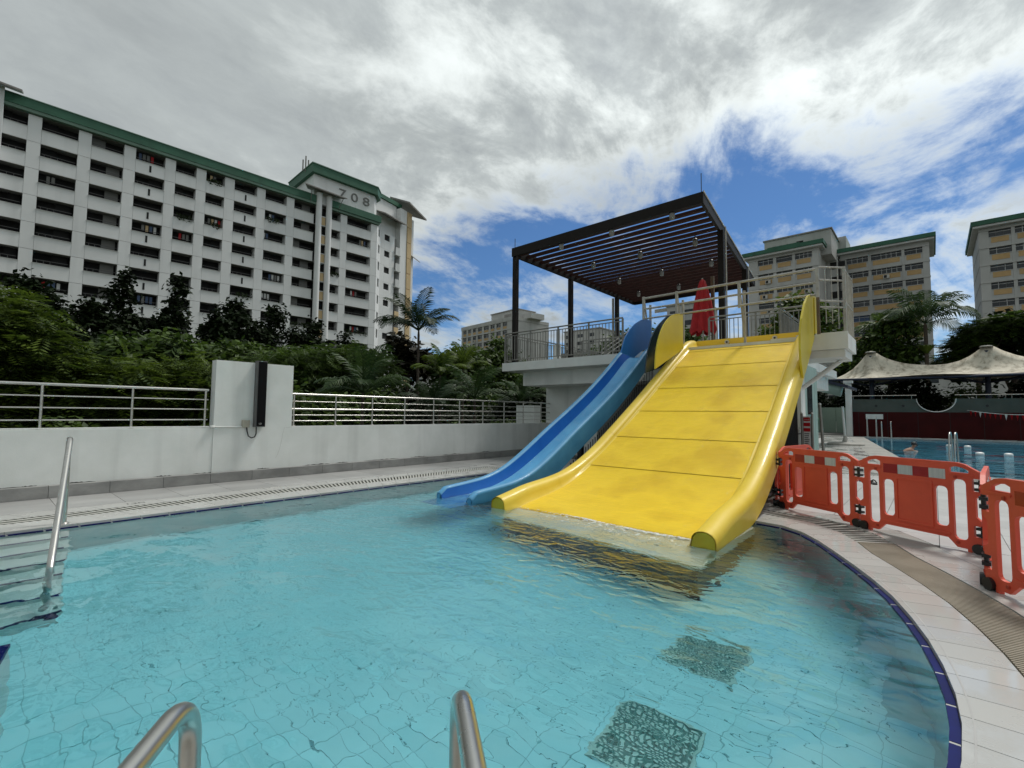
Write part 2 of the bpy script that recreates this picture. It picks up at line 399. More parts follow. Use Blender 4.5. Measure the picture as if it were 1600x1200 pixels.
# hand-hold lip of the coping on the round side
mb = MB()
ss = np.linspace(S_CURVE, S_END, 60)
for a, b in zip(ss[:-1], ss[1:]):
    pa, pb = offpt(a, .045), offpt(b, .045); qa, qb = offpt(a, .053), offpt(b, .053)
    mb.add([(pa.x, pa.y, .0012), (pb.x, pb.y, .0012), (qb.x, qb.y, .0012), (qa.x, qa.y, .0012)], [(3, 2, 1, 0)])
mb.build('coping_groove', mat('wet_groove', (.42, .42, .41), None, 5, .5), deck_o)
# overflow channel and grate bars
mb = MB()
for s0, s1 in ((0, S_CORNER), (S_CORNER, S_CURVE), (S_CURVE, S_END)):
    mb.prism(ring_poly(s0, s1, 1, 2, .002), -.0545, -.048)
mb.build('overflow_channel', m_dark, deck_o)
def grate(s0, s1, pitch, w, m_, inset=.012, ztop=-.003):
    mb = MB(); s = s0+pitch/2
    while s < s1:
        a, b = offpt(s, 1), offpt(s, 2); d = (b-a).normalized(); t = Vector((-d.y, d.x))*w/2
        a = a+d*inset; b = b-d*inset
        mb.prism(ccw([tuple(a-t), tuple(b-t), tuple(b+t), tuple(a+t)]), -.04, ztop)
        s += pitch
    for k in (.25, .75):                       # carrier rods set low
        ss = [s0]+[c for c in CUM if s0 < c < s1]+[s1]
        for p, q in zip(ss[:-1], ss[1:]):
            A = offpt(p, 1).lerp(offpt(p, 2), k); B = offpt(q, 1).lerp(offpt(q, 2), k)
            d = (B-A).normalized(); t = Vector((-d.y, d.x))*.008
            mb.prism(ccw([tuple(A-t), tuple(B-t), tuple(B+t), tuple(A+t)]), -.046, ztop-.030)
    o = mb.build('overflow_grate', m_, deck_o, kind='stuff'); return o
grate(0, S_CORNER, .070, .033, m_grate_l, .004); grate(S_CORNER, S_CURVE, .070, .033, m_grate_l, .004)
S_FINE = S_CURVE+.75
grate(S_CURVE, S_FINE, .070, .033, m_grate_l, .004); grate(S_FINE, S_END, .030, .0175, m_grate_b)

# square deck tiles beyond the rings
def inside(P, x, y):
    c = False; n = len(P)
    for i in range(n):
        x1, y1 = P[i]; x2, y2 = P[(i+1) % n]
        if (y1 > y) != (y2 > y) and x < (x2-x1)*(y-y1)/(y2-y1)+x1: c = not c
    return c
def clip(P, p0, n):
    """keep the part of P on the side n of the line through p0"""
    out = []
    for i in range(len(P)):
        a, b = Vector(P[i]), Vector(P[(i+1) % len(P)]); da, db = (a-p0).dot(n), (b-p0).dot(n)
        if da >= 0: out.append(tuple(a))
        if (da >= 0) != (db >= 0): out.append(tuple(a.lerp(b, da/(da-db))))
    return out
ring3 = [offpt(s, 3) for s in np.linspace(S_CORNER-2, S_END, 160)]
r3n = []
for i in range(len(ring3)):
    d = (ring3[min(i+1, len(ring3)-1)]-ring3[max(i-1, 0)]).normalized(); r3n.append(Vector((-d.y, d.x)))
O3 = ccw(outline(1.0))
bigpad = [bp(-2.6, -1.6), bp(46, -1.6), bp(46, 28.5), bp(-2.6, 28.5)]
near, far = [], []
TS = .6
for i in range(-4, 76):
    for j in range(-14, 85):
        x0, y0 = -6.6+i*TS, 1.0+j*TS
        if x0 > 30 or y0 > 50: continue
        cxy = Vector((x0+TS/2, y0+TS/2))
        if cxy.length > 26 and x0 > 8: continue
        P = [(x0+.003, y0+.003), (x0+TS-.003, y0+.003), (x0+TS-.003, y0+TS-.003), (x0+.003, y0+TS-.003)]
        la, lb = (cxy-BO).dot(BR), (cxy-BO).dot(BL)
        if la > -3.05 and lb > -2.05:
            if la < -2.15 and lb > -1.6: P = clip(P, Vector(bp(-2.585, 0)), -BR)
            elif lb < -1.15: P = clip(P, Vector(bp(0, -1.505)), -BL)
            else: continue
            if len(P) < 3: continue
        k = min(range(len(ring3)), key=lambda q: (ring3[q]-cxy).length_squared)
        if (ring3[k]-cxy).length < .9:
            P = clip(P, ring3[k]+r3n[k]*.003, r3n[k])
            if len(P) < 3: continue
            ar = abs(sum(P[q][0]*P[(q+1) % len(P)][1]-P[(q+1) % len(P)][0]*P[q][1] for q in range(len(P))))/2
            if ar < .004: continue
        elif (cxy-ring3[k]).dot(r3n[k]) < 0: continue
        if (cxy.x < -5.9 and cxy.y > 10.1) or cxy.x < -9.6: continue
        far.append((cxy.length, P))
far.sort(key=lambda t: t[0])
view = [t for t in far if t[1][0][0] > -2.6 and t[0] > 4.6]
nearset = set(id(t) for t in view[:290])
mb = MB()
for t in far:
    if id(t) in nearset: put('deck_tile', t[1], -.055, random.uniform(-.001, .001), m_dtile, deck_o)
    else: mb.prism(t[1], -.055, 0.0)
mb.build('deck_tile_field', m_dtile, deck_o, kind='stuff')

# --- slide pool shell
shell = MB()
V = []; O = outline(0.0)
wall = MB()
for i in range(NP):
    a, b = O[i], O[(i+1) % NP]
    wall.add([(a[0], a[1], -.06), (b[0], b[1], -.06), (b[0], b[1], -1.34), (a[0], a[1], -1.34)], [(3, 2, 1, 0)])
basin = struct('pool_basin', wall, m_pwall)
MB().prism(ccw(outline(.05)), -1.5, -1.2845).build('basin_floor_bed', m_pgrout, basin)
OP = ccw(outline(-.005)); tiles = []
TX, TY = .25, .125
for i in range(int(9.2/TX)+1):
    for j in range(int(11.0/TY)+1):
        x0 = -8.6+i*TX; y0 = -1.8+j*TY
        if x0 < -6.15 and y0 < .52: continue
        if all(inside(OP, *c) for c in ((x0+.002, y0+.002), (x0+TX-.002, y0+.002), (x0+TX-.002, y0+TY-.002), (x0+.002, y0+TY-.002))):
            tiles.append((math.hypot(x0+1.9, y0-2.0), x0, y0))
tiles.sort()
g = .0026
tm = MB().box((g, g, -.02), (TX-g, TY-g, 0)).mesh('floor_tile'); tm.materials.append(m_ptile)
mb = MB()
for n_, (d_, x0, y0) in enumerate(tiles):
    if n_ < 290: link('floor_tile', tm, None, basin, loc=(x0, y0, -1.28+random.uniform(-.001, .001)))
    else: mb.box((x0+g, y0+g, -1.30), (x0+TX-g, y0+TY-g, -1.28))
mb.build('floor_tile_field', m_ptile, basin, kind='stuff')
# steps going down on the left
for k in range(7):
    x0 = -8.5+.4*k if k else -8.52; x1 = -8.5+.4*(k+1); zt = -.045-.178*(k+1)
    if k == 6: break
    ye = [.90, .85, .80, .75, .70, .65, .60][k]; MB().prism([(x0, -1.7), (x1, -1.7), (x1, ye-.05), (x0, ye)], -1.3, zt).build('step', m_step, basin)
for k in range(7):
    xe = -8.5+.4*k; zt = -.045-.178*k
    y0 = -1.66
    yk = .90-.05*k
    while y0 < yk-.02:
        y1 = min(y0+.596, yk)
        MB().box((xe-.028, y0, zt-.025), (xe+.004, y1, zt+.003)).build('step_nosing_tile', m_blue, basin)
        y0 += .61
# underwater bench by the near left edge
MB().prism([(-4.70, -1.5), (-3.0, -1.5), (-3.0, -.125), (-4.70, .225)], -1.3, -.145).build('bench_block', m_step, basin)
for k in range(3):
    xa, xb = -4.69+k*.56, -4.69+k*.56+.548; ya, yb = .235-(xa+4.69)*.206, .235-(xb+4.69)*.206
    MB().prism([(xa, ya-.07), (xb, yb-.07), (xb, yb), (xa, ya)], -.20, -.135).build('bench_trim_tile', m_blue, basin)
for yy in (-1.3, -.85, -.4):
    MB().box((-4.715, yy, -.20), (-4.66, yy+.44, -.137)).build('bench_trim_tile', m_blue, basin)
# floor drain covers
dm = mat('drain_cover_plastic', (.42, .62, .58), None, 5, .5)
dmb = mat('drain_void', (.12, .28, .26), None, 5, .8)
def drain(cx, cy_):
    mb = MB(); n = 13; w = .56/n
    MB().box((cx-.285, cy_-.285, -1.285), (cx+.285, cy_+.285, -1.276)).build('drain_void', dmb, basin)
    for k_ in (-1, 1): mb.box((cx-.30, cy_+k_*.29-.012, -1.285), (cx+.30, cy_+k_*.29+.012, -1.262)); mb.box((cx+k_*.29-.012, cy_-.277, -1.285), (cx+k_*.29+.012, cy_+.277, -1.262))
    for i in range(n):
        for j in range(n):
            x = cx-.28+i*w+(.5*w if j % 2 else 0); y = cy_-.28+j*w
            if x+w*.62 < cx+.29: mb.box((x, y, -1.277), (x+w*.62, y+w*.55, -1.262))
    mb.build('drain_cover', dm, basin)
drain(-1.50, 3.08); drain(-1.54, 4.30)
# plinth that carries the slides under water
pl = MB().prism([(-5.15, 5.62), (-1.98, 5.28), (-1.98, 7.42), (-5.15, 7.98)], -1.29, -.44)
pl.build('slide_plinth', mat('dark_mosaic', (.05, .047, .035), (.15, .14, .10), 5, .5, stretch=(3, 3, .3)), basin)
MB().box((-6.95, 6.5, -1.3), (-5.9, 8.1, -.30)).build('slide_plinth', bpy.data.materials['dark_mosaic'], basin)

# --- water
def water_mat(name, absorb, dens, waves, rough_c=None):
    M = bpy.data.materials.new(name); M.use_nodes = True; nt = M.node_tree; N = nt.nodes; L = nt.links; N.clear()
    out = N.new('ShaderNodeOutputMaterial'); gl = N.new('ShaderNodeBsdfGlass'); gl.inputs['IOR'].default_value = 1.33; gl.inputs['Roughness'].default_value = 0.0
    va = N.new('ShaderNodeVolumeAbsorption'); va.inputs['Color'].default_value = (*absorb, 1); va.inputs['Density'].default_value = dens
    L.new(gl.outputs[0], out.inputs['Surface']); L.new(va.outputs[0], out.inputs['Volume'])
    g = N.new('ShaderNodeNewGeometry')
    tot = None
    for (sc, st, rot, det, dist, amp, centre) in waves:
        mp = N.new('ShaderNodeMapping'); L.new(g.outputs['Position'], mp.inputs[0]); mp.inputs['Scale'].default_value = st
        mp.inputs['Rotation'].default_value = (0, 0, R(rot))
        n = N.new('ShaderNodeTexNoise'); n.inputs['Scale'].default_value = sc; n.inputs['Detail'].default_value = det
        n.inputs['Distortion'].default_value = dist; n.inputs['Roughness'].default_value = .5; L.new(mp.outputs[0], n.inputs[0])
        a = N.new('ShaderNodeMath'); a.operation = 'MULTIPLY'; L.new(n.outputs['Fac'], a.inputs[0]); a.inputs[1].default_value = amp
        o = a.outputs[0]
        if centre:                                # choppier near where the slides pour in
            cx, cy_, r0, r1, k = centre
            dv = N.new('ShaderNodeVectorMath'); dv.operation = 'DISTANCE'; L.new(g.outputs['Position'], dv.inputs[0]); dv.inputs[1].default_value = (cx, cy_, -.04)
            mr = N.new('ShaderNodeMapRange'); mr.interpolation_type = 'SMOOTHSTEP'; L.new(dv.outputs['Value'], mr.inputs[0])
            mr.inputs[1].default_value = r0; mr.inputs[2].default_value = r1; mr.inputs[3].default_value = k; mr.inputs[4].default_value = 0.0
            b2 = N.new('ShaderNodeMath'); b2.operation = 'MULTIPLY'; L.new(o, b2.inputs[0]); L.new(mr.outputs[0], b2.inputs[1]); o = b2.outputs[0]
        if tot is None: tot = o
        else:
            s_ = N.new('ShaderNodeMath'); L.new(tot, s_.inputs[0]); L.new(o, s_.inputs[1]); tot = s_.outputs[0]
    bpn = N.new('ShaderNodeBump'); bpn.inputs['Strength'].default_value = 1.0; bpn.inputs['Distance'].default_value = 1.0
    L.new(tot, bpn.inputs['Height']); L.new(bpn.outputs[0], gl.inputs['Normal'])
    return M
m_water = water_mat('pool_water', (.12, .80, .90), .26, [
    (1.0, (1, 1.5, 1), 20, 1, .4, .060, None),
    (2.9, (1, 1.7, 1), 35, 1, .6, .0125, None),
    (8.0, (1, 1.3, 1), 10, 1, .3, .0008, None),
    (4.2, (1, 1.7, 1), 55, 2, 1.0, .030, (-4.4, 4.8, 1.0, 5.0, 1.0)),
    (12., (1, 1.3, 1), 0, 2, .6, .0038, (-4.2, 5.6, .5, 3.2, 1.0))])
w = MB().prism(ccw(outline(.015)), -1.36, -.04); struct('pool_water', w, m_water)
# churned froth where the running water meets the pool
rf = random.Random(4); mb = MB()
fl = [(-5.30, 6.30), (-4.6, 6.18), (-3.6, 6.0), (-2.9, 5.95), (-2.2, 5.98)]
for k in range(1500):
    x = rf.uniform(-5.25, -2.25); yl = np.interp(x, [p[0] for p in fl], [p[1] for p in fl])
    y = yl-abs(rf.gauss(0, .05))-(rf.random() < .25)*rf.random()*.35+.02; r_ = rf.uniform(.004, .014)*(1 if rf.random() < .85 else 1.8); z = max(-.0375, -.037)+rf.random()*.004
    a = rf.random()*3; P = [(x+r_*math.cos(a+q*1.257)*rf.uniform(.6, 1.6), y+r_*math.sin(a+q*1.257)*rf.uniform(.5, 1.1), z) for q in range(5)]
    mb.add(P, [(0, 1, 2, 3, 4)])
mb.build('water_foam', mat('white_froth', (.80, .83, .80), None, 9, .5), kind='stuff')

# --- the big pool beyond
sh = MB()
for i in range(4):
    a, b = BIG[i], BIG[(i+1) % 4]
    sh.add([(a[0], a[1], -.04), (b[0], b[1], -.04), (b[0], b[1], -1.6), (a[0], a[1], -1.6)], [(3, 2, 1, 0), (0, 1, 2, 3)])
m_bigfloor = mat('big_pool_tile', (.14, .50, .60), (.10, .40, .52), .8, .4)
big = struct('lap_pool_basin', sh, m_bigfloor)
MB().prism([bp(-.1, -.1), bp(45.1, -.1), bp(45.1, 27.1), bp(-.1, 27.1)], -1.7, -1.55).build('basin_floor', m_bigfloor, big)
for k in range(6):
    b0 = 3.2+k*4.2
    MB().prism([bp(1.5, b0), bp(44, b0), bp(44, b0+.28), bp(1.5, b0+.28)], -1.55, -1.545).build('lane_line', m_navy, big)
m_water2 = water_mat('lap_pool_water', (.10, .72, .88), .30, [
    (1.0, (1, 1.8, 1), -20, 2, .5, .045, None), (4.0, (1, 1.6, 1), 10, 2, .7, .010, None)])
struct('lap_pool_water', MB().prism([bp(-.02, -.02), bp(45.02, -.02), bp(45.02, 27.02), bp(-.02, 27.02)], -1.62, -.03), m_water2)
m_cop2 = mat('grey_coping_stone', (.34, .33, .30), (.20, .20, .18), 3.0, .6, rand=.12)
n = 34
for i in range(n):   # stone strip along the pool, then a pale band
    b0 = -1.5+i*29.8/n; b1 = b0+29.8/n-.01
    put('coping_stone', ccw([bp(-.9, b0), bp(0, b0), bp(0, b1), bp(-.9, b1)]), -.055, 0, m_cop2, deck_o)
    put('pale_band_tile', ccw([bp(-2.58, b0), bp(-.91, b0), bp(-.91, b1), bp(-2.58, b1)]), -.055, 0, m_ltile, deck_o)
for i in range(40):
    a0 = i*1.1
    put('coping_stone', ccw([bp(a0, 27.0), bp(a0+1.09, 27.0), bp(a0+1.09, 28.4), bp(a0, 28.4)]), -.055, .02, m_ltile, deck_o)
    if i < 20: put('coping_stone', ccw([bp(a0, -1.5), bp(a0+1.09, -1.5), bp(a0+1.09, 0), bp(a0, 0)]), -.055, 0, m_ltile, deck_o)
# ==== end of setting
# ================================================================== LEFT WALL AND RAILINGS
t = thing('parapet_wall', 'long low white wall with grey stone skirting and one tall square pier', 'wall', (-11.48, 8, 0))
MB().box((-11.60, -9, -1.7), (-11.36, 3.33, 1.15)).build('wall_body', m_white, t)
MB().box((-11.60, 4.96, -1.7), (-11.36, 40, 1.15)).build('wall_body', m_white, t)
MB().box((-11.62, 3.333, -1.7), (-11.345, 4.957, 2.58)).build('pier', m_white, t)
y = -3.12
while y < 14:
    MB().box((-11.357 if not (3.3 < y+.4 < 5.0) else -11.342, y+.003, 0), (-11.20, y+.797, .205)).build('skirting_tile', m_skirt, t); y += .8
m_mould = mat('black_mould', (.03, .032, .028), (.08, .08, .075), 12, .9)
rw = random.Random(9)
for y0, ln in ((-.3, .9), (1.05, .45), (2.35, .30), (3.0, .5), (5.25, .7), (6.1, .35), (6.9, 1.1), (8.4, .6), (9.6, .8), (11.2, .5), (.55, .2), (4.2, .3)):
    xs = -11.3575 if not 3.3 < y0 < 4.9 else -11.3425
    n = 14; top = [(xs, y0+ln*i/n, .207+rw.uniform(.002, .022)*math.sin(math.pi*(i+.3)/(n+.6))) for i in range(n+1)]; bot = [(xs, y0+ln*i/n, .204) for i in range(n+1)]
    MB().add(bot+top, [(i, i+1, n+2+i, n+1+i) for i in range(n)]).build('mould_streak', m_mould, t)
for pts in ([(4.97, 1.14), (4.86, 1.12), (4.80, 1.13), (4.76, .98), (4.74, .80), (4.70, .62), (4.66, .50), (4.62, .43)],):
    MB().tube([(-11.3595 if y > 4.97 or y < 3.3 else -11.3445, y, z) for y, z in pts], .0014, 4).build('hairline_crack', m_galv, t)
mb = MB()    # loose white conduit lying on the wall top, then along the pier
mb.tube([(-11.325, 3.30, 1.16), (-11.325, 3.70, 1.155), (-11.325, 4.0, 1.155)], .016, 8)
mb.tube([(-11.40, -6, 1.166), (-11.41, -1, 1.168), (-11.39, 1, 1.165), (-11.42, 2.2, 1.170), (-11.36, 3.25, 1.166)], .013, 6)
mb.lathe([(.0, -.03), (.045, -.03), (.045, .03), (0, .03)], (-11.32, 3.30, 1.16), 10)
tag(mb.build('conduit_pipe', m_slab), 'thin white conduit pipe along the wall top ending at the black panel', 'pipe')

def rail_fence(y0, y1, posts, rails, label, toend):
    t = thing('steel_railing', label, 'railing', (-11.48, (y0+y1)/2, 1.15), group='steel railings on the white wall')
    for z, r in rails: MB().tube([(-11.48, y0, z), (-11.48, y1, z)], r, 10).build('rail', m_steel, t)
    for y in posts:
        po = MB().tube([(-11.48, y, 1.15), (-11.48, y, rails[0][0])], .021, 8).build('post', m_steel, t)
        MB().lathe([(0, 0), (.05, 0), (.05, .012), (.024, .014)], (-11.48, y, 1.15), 12).build('base_flange', m_steel, t).parent = po
rail_fence(-8.4, 3.25, [-8.2, -6.95, -5.7, -4.45, -3.2, -1.95, -.5, .74, 1.98, 3.2], [(1.93, .027), (1.73, .012), (1.525, .012), (1.31, .012)],
           'steel railing with four bars on the wall left of the pier', 3.25)
rail_fence(5.0, 24.0, [5.06+1.065*i for i in range(18)], [(1.92, .025), (1.745, .011), (1.56, .022), (1.415, .011), (1.275, .011)],
           'longer steel railing with five bars on the wall right of the pier', 24)

# black column panel on the pier
t = thing('speaker_column', 'tall slim black column panel mounted on the white pier', 'speaker', (-11.30, 4.2, 1.13))
MB().box((-11.345, 4.10, 1.15), (-11.20, 4.31, 2.62)).build('housing', mat('grey_edge_metal', (.12, .12, .12), None, 3, .5), t)
MB().box((-11.203, 4.125, 1.17), (-11.19, 4.300, 2.60)).build('grille', mat('matt_black_grille', (.008, .008, .009), None, 3, .8, spec=.1), t)
me = text_mesh('LD', .05, .001, 'emblem'); me.materials.append(m_whtile)
o = link('emblem', me, None, t, loc=(.112, -.0, .09)); o.rotation_euler = (R(90), 0, R(90))
mb = MB().tube([(-11.27, 4.15, 1.15), (-11.27, 4.15, 1.0), (-11.26, 4.12, .93), (-11.27, 4.06, .91), (-11.29, 4.0, .95), (-11.31, 3.98, 1.05), (-11.32, 3.97, 1.14)], .013, 8)
tag(mb.build('power_cable', m_black), 'black cable looping under the tall black panel', 'cable')
mb = MB().box((-11.344, 3.87, 1.14), (-11.29, 4.02, 1.30))
tag(mb.build('junction_box', mat('beige_box', (.42, .40, .33), None, 3, .6)), 'small beige junction box on the pier beside the black panel', 'junction box')

# ================================================================== HANDRAILS IN THE SLIDE POOL
def bent(pts, r, seg=7):
    """round the corners of a polyline"""
    P = [Vector(p) for p in pts]; out = [P[0]]
    for i in range(1, len(P)-1):
        a = P[i]+(P[i-1]-P[i]).normalized()*min(r, (P[i-1]-P[i]).length*.45); b = P[i]+(P[i+1]-P[i]).normalized()*min(r, (P[i+1]-P[i]).length*.45)
        for k in range(seg+1):
            q = k/seg; out.append(a*(1-q)**2+P[i]*2*q*(1-q)+b*q*q)
    out.append(P[-1]); return out
t = thing('handrail', 'bent steel handrail going down the white pool steps', 'handrail', (-8.35, .84, 0))
MB().tube(bent([(-8.60, .84, 0), (-8.60, .84, 1.10), (-8.38, .83, 1.12), (-6.50, .56, -.06), (-6.1, .51, -1.0)], .16), .031, 16).build('rail', m_steel, t)
MB().lathe([(0, 0), (.055, 0), (.055, .012), (.03, .016)], (-8.60, .84, 0), 14).build('base_flange', m_steel, t)
dv = Vector((.80, -.60, 0)).normalized()
for (bx, by), lab in (((-.83, .765), 'steel grab rail rising at the bottom edge, right of the pair'), ((-1.225, .345), 'steel grab rail rising at the bottom left, left of the pair')):
    t = thing('grab_rail', lab, 'handrail', (bx+dv.x*.9, by+dv.y*.9, 0), group='grab rails at the near pool edge')
    b = Vector((bx, by, 0))
    MB().tube(bent([b+Vector((0, 0, -1.2)), b+Vector((0, 0, .885)), b+dv*.98+Vector((0, 0, .90)), b+dv*.98], .11, 9), .0212, 18).build('rail', m_steel, t)
    MB().lathe([(0, 0), (.055, 0), (.055, .012), (.03, .016)], tuple(b+dv*.98), 14).build('base_flange', m_steel, t)
# depth marks printed on the tiles
for (x, y, z, s, rx, rz, lab) in ((-9.66, 1.78, .0015, .13, 0, R(90), 0),):
    me = text_mesh('1.2M', s, .0005, 'depth_mark'); me.materials.append(m_ink)
    o = link('depth_mark', me, None, deck_o, loc=(x, y, z)); o.rotation_euler = (0, 0, R(90))
me = text_mesh('1.2M', .12, .0005, 'depth_mark'); me.materials.append(m_ink)
o = link('depth_mark', me, None, basin, loc=(-8.496, 2.0, -.13)); o.rotation_euler = (R(90), 0, R(90))
p = offpt(S_RING-1.35, -.006); q = offpt(S_RING-1.15, -.006); d = (q-p).normalized()
me2 = me.copy(); o = link('depth_mark', me2, None, basin, loc=(p.x, p.y, -.14)); o.rotation_euler = (R(90), 0, math.atan2(d.y, d.x)+math.pi)

# ================================================================== SLIDES
def prof(pts):
    ys = [p[0] for p in pts]; zs = [p[1] for p in pts]
    def f(y): # smooth: average of linear interpolation
        return float(np.mean([np.interp(y+d_, ys, zs) for d_ in np.linspace(-.4, .4, 17)]))
    return f
zrimY = prof([(5.2, .07), (5.8, .12), (6.1, .22), (6.6, .29), (7.2, .34), (7.75, .46), (8.5, .76), (9.4, 1.27), (10.4, 1.87), (11.5, 2.56), (12.6, 3.25), (13.05, 3.56), (13.4, 3.64), (14, 3.64)])
zbedY = prof([(4.9, -.40), (5.4, -.27), (6.0, -.05), (6.5, .02), (7.1, .11), (7.7, .27), (8.3, .56), (9, .94), (10, 1.50), (11, 2.12), (12, 2.74), (12.9, 3.28), (13.15, 3.40), (13.5, 3.42), (14, 3.42)])
def slide_mat(name, c1, c2, c3):
    M = bpy.data.materials.new(name); M.use_nodes = True; nt = M.node_tree; N = nt.nodes; L = nt.links
    b = N['Principled BSDF']; g = N.new('ShaderNodeNewGeometry')
    n = N.new('ShaderNodeTexNoise'); n.inputs['Scale'].default_value = 1.1; n.inputs['Detail'].default_value = 8; L.new(g.outputs['Position'], n.inputs[0])
    rp = N.new('ShaderNodeValToRGB'); L.new(n.outputs['Fac'], rp.inputs[0]); e = rp.color_ramp.elements
    e[0].position = .34; e[0].color = (*c1, 1); e[1].position = .66; e[1].color = (*c3, 1); e.new(.5).color = (*c2, 1)
    L.new(rp.outputs[0], b.inputs['Base Color'])
    b.inputs['Roughness'].default_value = .5; b.inputs['Coat Weight'].default_value = .38; b.inputs['Coat Roughness'].default_value = .05; b.inputs['Specular IOR Level'].default_value = .18; b.inputs['Coat IOR'].default_value = 1.33
    # running water film: ripples stretched across the flow plus faint worn gelcoat
    mp = N.new('ShaderNodeMapping'); L.new(g.outputs['Position'], mp.inputs[0]); mp.inputs['Scale'].default_value = (1.6, 4.2, 3.0)
    w = N.new('ShaderNodeTexNoise'); w.inputs['Scale'].default_value = 1.6; w.inputs['Detail'].default_value = 7; w.inputs['Distortion'].default_value = 2.2; L.new(mp.outputs[0], w.inputs[0])
    bp_ = N.new('ShaderNodeBump'); bp_.inputs['Strength'].default_value = 1.0; bp_.inputs['Distance'].default_value = .05; L.new(w.outputs['Fac'], bp_.inputs['Height'])
    L.new(bp_.outputs[0], b.inputs['Coat Normal'])
    w2 = N.new('ShaderNodeTexNoise'); w2.inputs['Scale'].default_value = 2.0; w2.inputs['Detail'].default_value = 3; L.new(g.outputs['Position'], w2.inputs[0])
    b2 = N.new('ShaderNodeBump'); b2.inputs['Strength'].default_value = .3; b2.inputs['Distance'].default_value = .03; L.new(w2.outputs['Fac'], b2.inputs['Height'])
    L.new(b2.outputs[0], b.inputs['Normal'])
    return M
m_ybed = slide_mat('yellow_wet_fibreglass', (.72, .485, .010), (.79, .55, .016), (.66, .43, .008))
m_yrim = mat('yellow_fibreglass', (.78, .58, .07), (.72, .52, .045), 1.5, .45, coat=.12, spec=.3)
m_ycap = mat('yellow_raw_edge', (.56, .42, .012), None, 3, .5)
m_yguard = mat('translucent_yellow_panel', (.62, .50, .02), (.52, .42, .02), .8, .3)
m_bbed = slide_mat('blue_wet_fibreglass', (.06, .28, .52), (.08, .32, .57), (.11, .38, .62))
m_brim = mat('blue_fibreglass', (.10, .33, .56), (.07, .27, .50), 2.0, .45, coat=.08, spec=.3)
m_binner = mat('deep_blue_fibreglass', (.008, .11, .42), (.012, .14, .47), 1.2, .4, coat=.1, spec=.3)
m_bdark = mat('dark_teal_panel', (.005, .035, .075), None, 1, .3)

def sweep(ys, section, smooth=True):
    """section(y) -> list of (x, z); returns MB with open strip"""
    mb = MB(); rows = [section(y) for y in ys]; k = len(rows[0]); V = [(x, y, z) for y, r_ in zip(ys, rows) for x, z in r_]
    F = [(i*k+j+1, i*k+j, (i+1)*k+j, (i+1)*k+j+1) for i in range(len(ys)-1) for j in range(k-1)]
    return mb.add(V, F, smooth)
def solid(o, th, off=-1):
    md = o.modifiers.new('Solidify', 'SOLIDIFY'); md.thickness = th; md.offset = off; md.use_rim = False
xL = lambda y: np.interp(y, [5.2, 6.0, 9, 13.2], [-5.50, -5.50, -5.42, -5.24])      # outer face, left
xR = lambda y: np.interp(y, [5.2, 6.0, 9, 13.2], [-1.93, -1.93, -2.02, -2.12])      # outer face, right
ys_t = thing('water_slide', 'wide yellow water slide with rounded side rims', 'water slide', (-3.6, 9.5, 0))
RW = .27
def rim_sec(y, side):
    x0 = xL(y) if side > 0 else xR(y); zr = zrimY(y); zb = zbedY(y); s = side
    hgt = np.interp(y, [5.2, 6.0, 7.5, 9], [.22, .30, .42, .46])
    P = [(x0, zr-hgt), (x0, zr-.14)]
    for k in range(0, 9):
        a = math.pi*k/8; P.append((x0+s*(RW/2-RW/2*math.cos(a)), zr-.12+.12*math.sin(a)**.85 if 0 < k < 8 else zr-.12))
    P.append((x0+s*(RW+.03), zb+.035)); P.append((x0+s*(RW+.06), zb+.006))
    if side < 0: P = P[::-1]
    return P
seams = [5.72, 7.2, 8.13, 9.13, 10.1, 11.0, 11.95, 12.75, 13.5]
for side in (1, -1):
    for a, b in zip(seams[:-1], seams[1:]):
        ys = np.linspace(a+.0015, b-.0015, max(6, int((b-a)/.06)))
        o = sweep(ys, lambda y: rim_sec(y, side)).build('side_rim', m_yrim, ys_t); solid(o, .012)
        if a == seams[0]:
            P = rim_sec(a+.004, side); mb = MB(); mb.add([(x, a+.012, z) for x, z in P], [tuple(range(len(P)))]); mb.add([(x, a+.016, z) for x, z in P], [tuple(reversed(range(len(P))))])
            mb.build('rim_end_cap', m_ycap, ys_t)
bs = [5.99]+seams[2:]
for a, b in zip(bs[:-1], bs[1:]):
    ys = np.linspace(a+.002, b-.002, max(6, int((b-a)/.05)))
    nx = 24
    def bed(y):
        x0 = xL(y)+RW+.05; x1 = xR(y)-RW-.05
        return [(x0+(x1-x0)*i/nx, zbedY(y)+(.008*(1-(y-a)/(b-a))**2 if a > 7 else 0)) for i in range(nx+1)]
    o = sweep(ys, bed).build('bed_panel', m_ybed, ys_t); solid(o, .02)
# submerged nose of the slide
m_gel = mat('pale_gelcoat', (.80, .84, .74), (.72, .74, .58), 2, .45)
nx = 24; V = []
for r_ in range(9):
    for i in range(nx+1):
        q = i/nx; x = -5.15+q*(3.2-.03); yn = 5.62-.34*q; y = 5.99+(yn-5.99)*r_/8; V.append((x, y, zbedY(5.99)-(.30*(r_/8)**1.3)))
mb = MB().add(V, [(r_*(nx+1)+i, (r_+1)*(nx+1)+i, (r_+1)*(nx+1)+i+1, r_*(nx+1)+i+1) for r_ in range(8) for i in range(nx)], True)
solid(mb.build('submerged_apron', m_gel, ys_t), .06)
nose = MB()
nose.prism([(-5.5, 5.66), (-1.93, 5.28), (-1.93, 5.72), (-5.5, 5.72)], -.44, -.36)
nose.prism([(-5.5, 5.722), (-5.17, 5.722), (-5.17, 7.6), (-5.5, 7.6)], -.44, -.10)
nose.prism([(-2.25, 5.722), (-1.93, 5.722), (-1.93, 7.3), (-2.25, 7.3)], -.44, -.10)
nose.build('submerged_nose', m_gel, ys_t)
